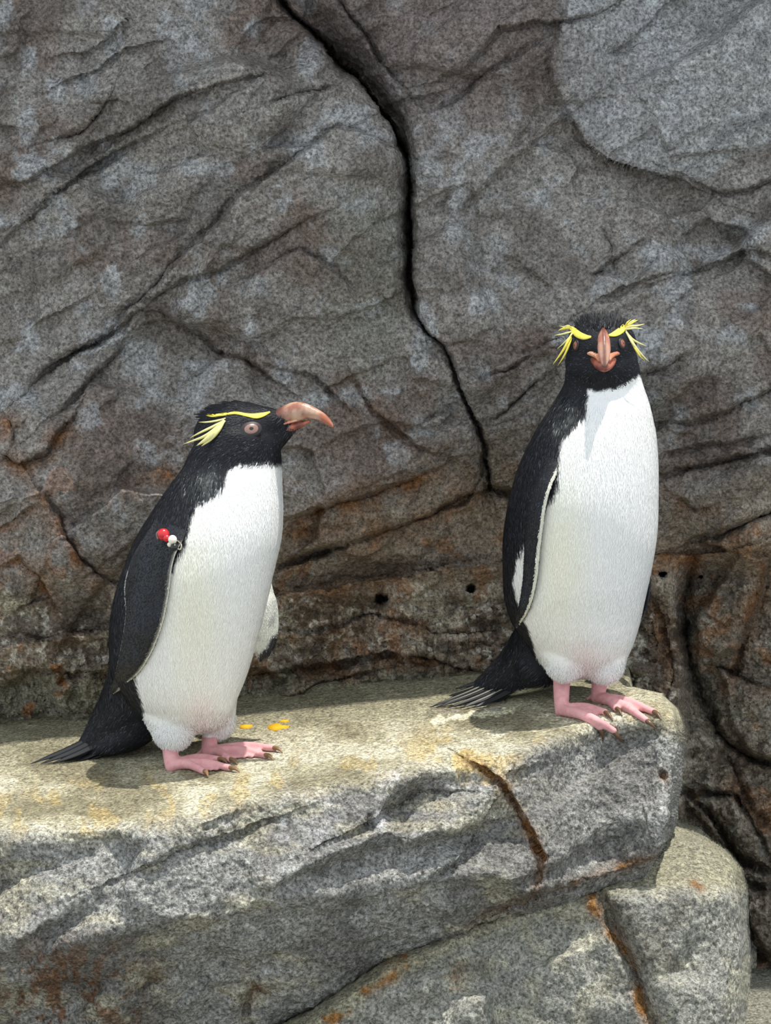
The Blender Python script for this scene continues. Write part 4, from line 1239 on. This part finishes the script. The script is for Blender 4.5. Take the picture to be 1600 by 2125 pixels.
# ---------------------------------------------------------------- right penguin, facing the camera
WB = 0.075
B = dict(
    label='right penguin facing the camera at the end of the ledge, yellow crest fanned', seed=2, base=(1200, 1460), foot_y=1460, w=WB, facing=-58,
    rings=[(1205, 1406, 10, .010, 0), (1207, 1398, 56, .035, 0), (1208, 1374, 88, .06, 0), (1204, 1336, 111, .078, 0), (1195, 1290, 134, .090, 0), (1193, 1240, 147, .097, -.004), (1198, 1180, 155, .101, -.006),
           (1204, 1110, 160, .103, -.008), (1211, 1040, 156, .101, -.010), (1221, 970, 146, .094, -.010), (1233, 910, 130, .086, -.008), (1244, 860, 112, .076, -.004), (1250, 822, 94, .064, 0), (1252, 790, 80, .054, 0), (1250, 745, 72, .046, 0), (1250, 715, 40, .03, 0)],
    head=(1249, 717), head_w=-0.060, head_f=(-0.02, -1.0, -0.03),
    head_parts=[('e', (-4, 0), (52, 45, 37)), ('e', (2, -22), (47, 47, 37)), ('c', [(12, 2), (30, 3), (42, 4)], [34, 24, 16]),
                ('c', [(8, -22), (28, -20), (40, -14)], [38, 26, 15]), ('e', (0, -40), (42, 47, 34))],
    lumps=[([(1165, 1310, .10), (1120, 1355, .12), (1070, 1393, .14), (1012, 1424, .155)], [102, 76, 54, 30]),
           ([(1120, 1380, .10), (1090, 1408, .12), (1050, 1430, .13)], [55, 34, 14]),
           ([(1155, 1290, .05), (1168, 1340, .030), (1172, 1374, .026)], [72, 54, 42]),
           ([(1235, 1290, .055), (1247, 1340, .045), (1254, 1376, .045)], [70, 55, 44])],
    under=[(1036, 1446), (1080, 1432), (1145, 1420)],
    fluff=[([(1165, 1360, .03), (1172, 1380, .03)], [48, 42]), ([(1245, 1350, .05), (1254, 1373, .05)], [54, 44])],
    rump_black=[([(1100, 1340, .16), (1100, 1375, .14), (1060, 1405, .14), (1010, 1430, .155)], [50, 50, 40, 24])],
    edge=[(780, 1215), (820, 1222), (860, 1216), (888, 1190), (910, 1168), (935, 1162), (960, 1160), (1000, 1158), (1030, 1148), (1052, 1130), (1075, 1112), (1100, 1098), (1135, 1084), (1160, 1069), (1200, 1064), (1240, 1071), (1270, 1080), (1300, 1092), (1340, 1104), (1380, 1118), (1420, 1138)],
    hood=[(1160, 800), (1180, 790), (1205, 806), (1225, 811), (1250, 813), (1275, 808), (1300, 796), (1318, 784), (1345, 775)],
    cream=(1160, 1150), blush=(1212, 1375), dust=(1175, 865, 30, 36), pink_y=1395, fluff_y=1355, rump_y=1320, tail_dir=(-0.8, 0.3, -0.35),
    feet=[dict(heel=(1166, 1482), ankle=(1166, 1395), aw=.052, toes=[(1242, 1510), (1276, 1516), (1256, 1484)], claws=[(1253, 1534), (1294, 1542), (1272, 1496)]),
          dict(heel=(1240, 1456), ankle=(1250, 1385), aw=.066, toes=[(1280, 1477), (1342, 1496), (1356, 1483)], claws=[(1296, 1492), (1362, 1510), (1376, 1497)], hind=(1220, 1450))],
    claw_mat=M_DARKCLAW,
    bill=[('upper_mandible', [(30, 31, 4, 6, 0), (40, 28, 2, 8, 0), (52, 21, -2, 8.5, 0), (62, 12, -7, 7.5, 0), (69, 3, -10, 5.5, 0), (73, -4, -11, 3.0, 0), (74.5, -8, -11.5, 0.8, 0)], 1.5, 'glossy brown upper bill seen end-on'),
          ('lower_mandible', [(30, 0, -14, 18, 0), (42, 0, -17, 17, 0), (54, -4, -20, 13.5, 0), (63, -8, -20, 8.5, 0), (68, -11, -18, 3, 0)], 1.0, None),
          ('gape_skin', [(32, -3, -9, 24, 0), (38, 3, -7, 22.5, 0), (46, 5, -6, 18, 0), (55, 3, -7, 12, 0), (62, -2, -8, 8.5, 0)], 0.8, 'orange-pink skin spread either side of the bill')],
    bill_root=(44, 5), bill_dark=34, bill_tip=96, bill_col=(172, 112, 96), bill_pale=0.6, bill_ridge=0.75,
    eyes=[(1195, 717), (1291, 713)], eye_r=9, iris=M_IRISRED, eye_asp=0.8, mirror=False,
    brows=[[(1227, 700, 5), (1214, 700, 12), (1201, 695, 14), (1191, 686, 12), (1184, 679, 6)], [(1263, 697, 5), (1275, 694, 12), (1287, 687, 14), (1294, 679, 11), (1299, 671, 6)]],
    plumes=[([(1188, 690, -.002), (1180, 706, -.01), (1168, 728, -.01), (1147, 757, -.005)], 6, False), ([(1188, 690, -.002), (1182, 712, -.01), (1172, 736, -.01), (1158, 758, -.005)], 5, False), ([(1188, 688, -.002), (1176, 691, -.006), (1164, 694, -.002), (1150, 696, 0)], 4, True),
            ([(1188, 684, -.002), (1180, 680, -.006), (1170, 682, -.004), (1158, 686, 0)], 7, False), ([(1190, 690, -.002), (1178, 704, -.006), (1167, 715, -.004), (1156, 724, 0)], 3, True), ([(1190, 684, -.002), (1180, 676, -.006), (1170, 678, -.004), (1160, 676, 0)], 3, True),
            ([(1296, 680, -.002), (1305, 674, -.006), (1315, 668, -.004), (1324, 664, 0)], 5, False), ([(1296, 682, -.002), (1310, 677, -.006), (1322, 676, -.004), (1338, 672, 0)], 5, True), ([(1296, 684, -.002), (1308, 682, -.006), (1320, 681, -.004), (1336, 683, 0)], 4, True),
            ([(1296, 680, -.002), (1301, 670, -.006), (1304, 667, -.004), (1310, 662, 0)], 3, False), ([(1296, 680, -.002), (1306, 670, -.006), (1314, 665, -.004), (1320, 662, 0)], 3, True),
            ([(1298, 686, -.002), (1310, 702, -.006), (1322, 710, -.004), (1341, 718, 0)], 5, True), ([(1299, 688, -.002), (1313, 712, -.01), (1326, 730, -.008), (1347, 751, 0)], 6, True), ([(1299, 688, -.002), (1315, 718, -.01), (1326, 736, -.008), (1338, 748, 0)], 4, False)],
    tufts=420, tuft_back=0.5, tuft_up=0.6,
    tail=[((1080, 1385, .15), (892, 1472), 12, True), ((1075, 1395, .145), (905, 1472), 12, True), ((1085, 1400, .14), (930, 1473), 12, True), ((1090, 1405, .135), (955, 1474), 13, True), ((1070, 1385, .16), (920, 1449, .19), 12, True),
          ((1095, 1410, .13), (980, 1473), 13, False), ((1075, 1380, .16), (945, 1430, .19), 12, False), ((1075, 1390, .155), (903, 1462, .185), 12, True), ((1095, 1410, .13), (1005, 1466, .13), 12, False)],
    flippers=[dict(thick=.005, hug=.010, flatness=.02, white_edges=((.14, .97, .90), (2, 2, 2)),
                   lead=[(1172, 905, -.055), (1168, 935, -.068), (1156, 975, -.076), (1142, 1010, -.078), (1131, 1050, -.076), (1124, 1100, -.072), (1118, 1150, -.068), (1113, 1200, -.062), (1103, 1245, -.056), (1088, 1280, -.046), (1072, 1302, -.030)],
                   trail=[(1140, 910, -.01), (1135, 945, -.02), (1122, 985, -.025), (1106, 1020, -.02), (1097, 1060, -.015), (1092, 1110, -.012), (1090, 1160, -.010), (1087, 1205, -.010), (1081, 1245, -.012), (1074, 1278, -.018), (1069, 1299, -.028)]),
              dict(thick=.004, bulge=.0, white_edges=((2, 2, 2), (2, 2, 2)),
                   lead=[(1320, 980, .10), (1335, 1060, .12), (1345, 1140, .13), (1350, 1200, .13), (1347, 1240, .13), (1338, 1275, .13), (1326, 1300, .125)],
                   trail=[(1290, 990, .13), (1300, 1060, .17), (1300, 1140, .18), (1300, 1200, .18), (1300, 1240, .175), (1305, 1275, .16), (1315, 1298, .14)])],
)

pa, bvh_a = make_penguin(A)
pb, bvh_b = make_penguin(B)

# ---------------------------------------------------------------- bead tag on the left bird's flipper
def bead_tag():
    p0 = ray(bvh_a, 338, 1111)[0]
    root = empty('bead_tag', p0)
    tag(root, 'small red, white and black beads wired through the left penguin\'s flipper', 'tag')
    def surf(x, y, dw=0.0):
        return at(x, y, float(proj(ray(bvh_a, x, y)[0])[2]) - 0.0175 + dw)
    def bead(x, y, w, r, mat, name, asp=1.0):
        c = surf(x, y)
        v, f = ellipsoid(c, np.array([RGT * r * asp, UPV * r, FWD * r * 0.9]) * ISO, 20)
        mesh_obj(name, v, f, mat, root)
    bead(339, 1109, -.100, 12.5, M_RED, 'bead')
    bead(346, 1117, -.101, 7.5, M_RED, 'bead')
    bead(358, 1120, -.100, 9.5, M_WHITE, 'bead', 0.95)
    bead(352, 1130, -.099, 5.0, M_WHITE, 'bead')
    bead(362, 1136, -.100, 8.0, M_BLACK, 'bead')
    P = [surf(327, 1118, .006), surf(325, 1108), surf(332, 1101, -.001), surf(339, 1109), surf(358, 1120), surf(366, 1136), surf(374, 1140, .003), surf(376, 1130, .007), surf(368, 1122, .012)]
    v, f = chain(P, [1.5 * ISO] * len(P), seg=8)
    mesh_obj('wire_loop', v, f, M_WIRE, root)
bead_tag()

# ---------------------------------------------------------------- yellow flakes on the ledge
def flake(cx, cy, pts, label):
    c, n = ground(cx, cy)
    r = np.random.default_rng(int(cx))
    V = []
    up = []
    for x, y in pts:
        p, nn = ground(x, y)
        V.append(p + np.array([0, 0, 0.0016])); up.append(p - np.array([0, 0, 0.001]))
    k = len(V)
    VV = np.array(V + up + [np.mean(V, 0) + np.array([0, 0, 0.0012])])
    F = [(j, (j + 1) % k, 2 * k) for j in range(k)] + [((j + 1) % k, j, k + j, k + (j + 1) % k) for j in range(k)]
    o = mesh_obj('yellow_flake', VV, F, M_FLAKE)
    tag(o, label, 'flake', 'yellow flakes on the ledge between the penguins')
M_FLAKE = flat_material('yellow_flake', (222, 172, 40), 0.7, 0.2, 0.3, 400)
flake(510, 1509, [(497, 1511), (499, 1507), (510, 1505), (522, 1506), (524, 1508), (516, 1512), (505, 1513)], 'small yellow flake nearest the left penguin\'s legs')
flake(575, 1510, [(555, 1511), (562, 1505), (578, 1503), (586, 1507), (600, 1508), (598, 1511), (585, 1513), (572, 1517), (560, 1515)], 'largest, ragged yellow flake on the ledge')
flake(589, 1498, [(578, 1499), (586, 1496), (598, 1496), (600, 1498), (590, 1500)], 'thin yellow flake just behind the ragged one')
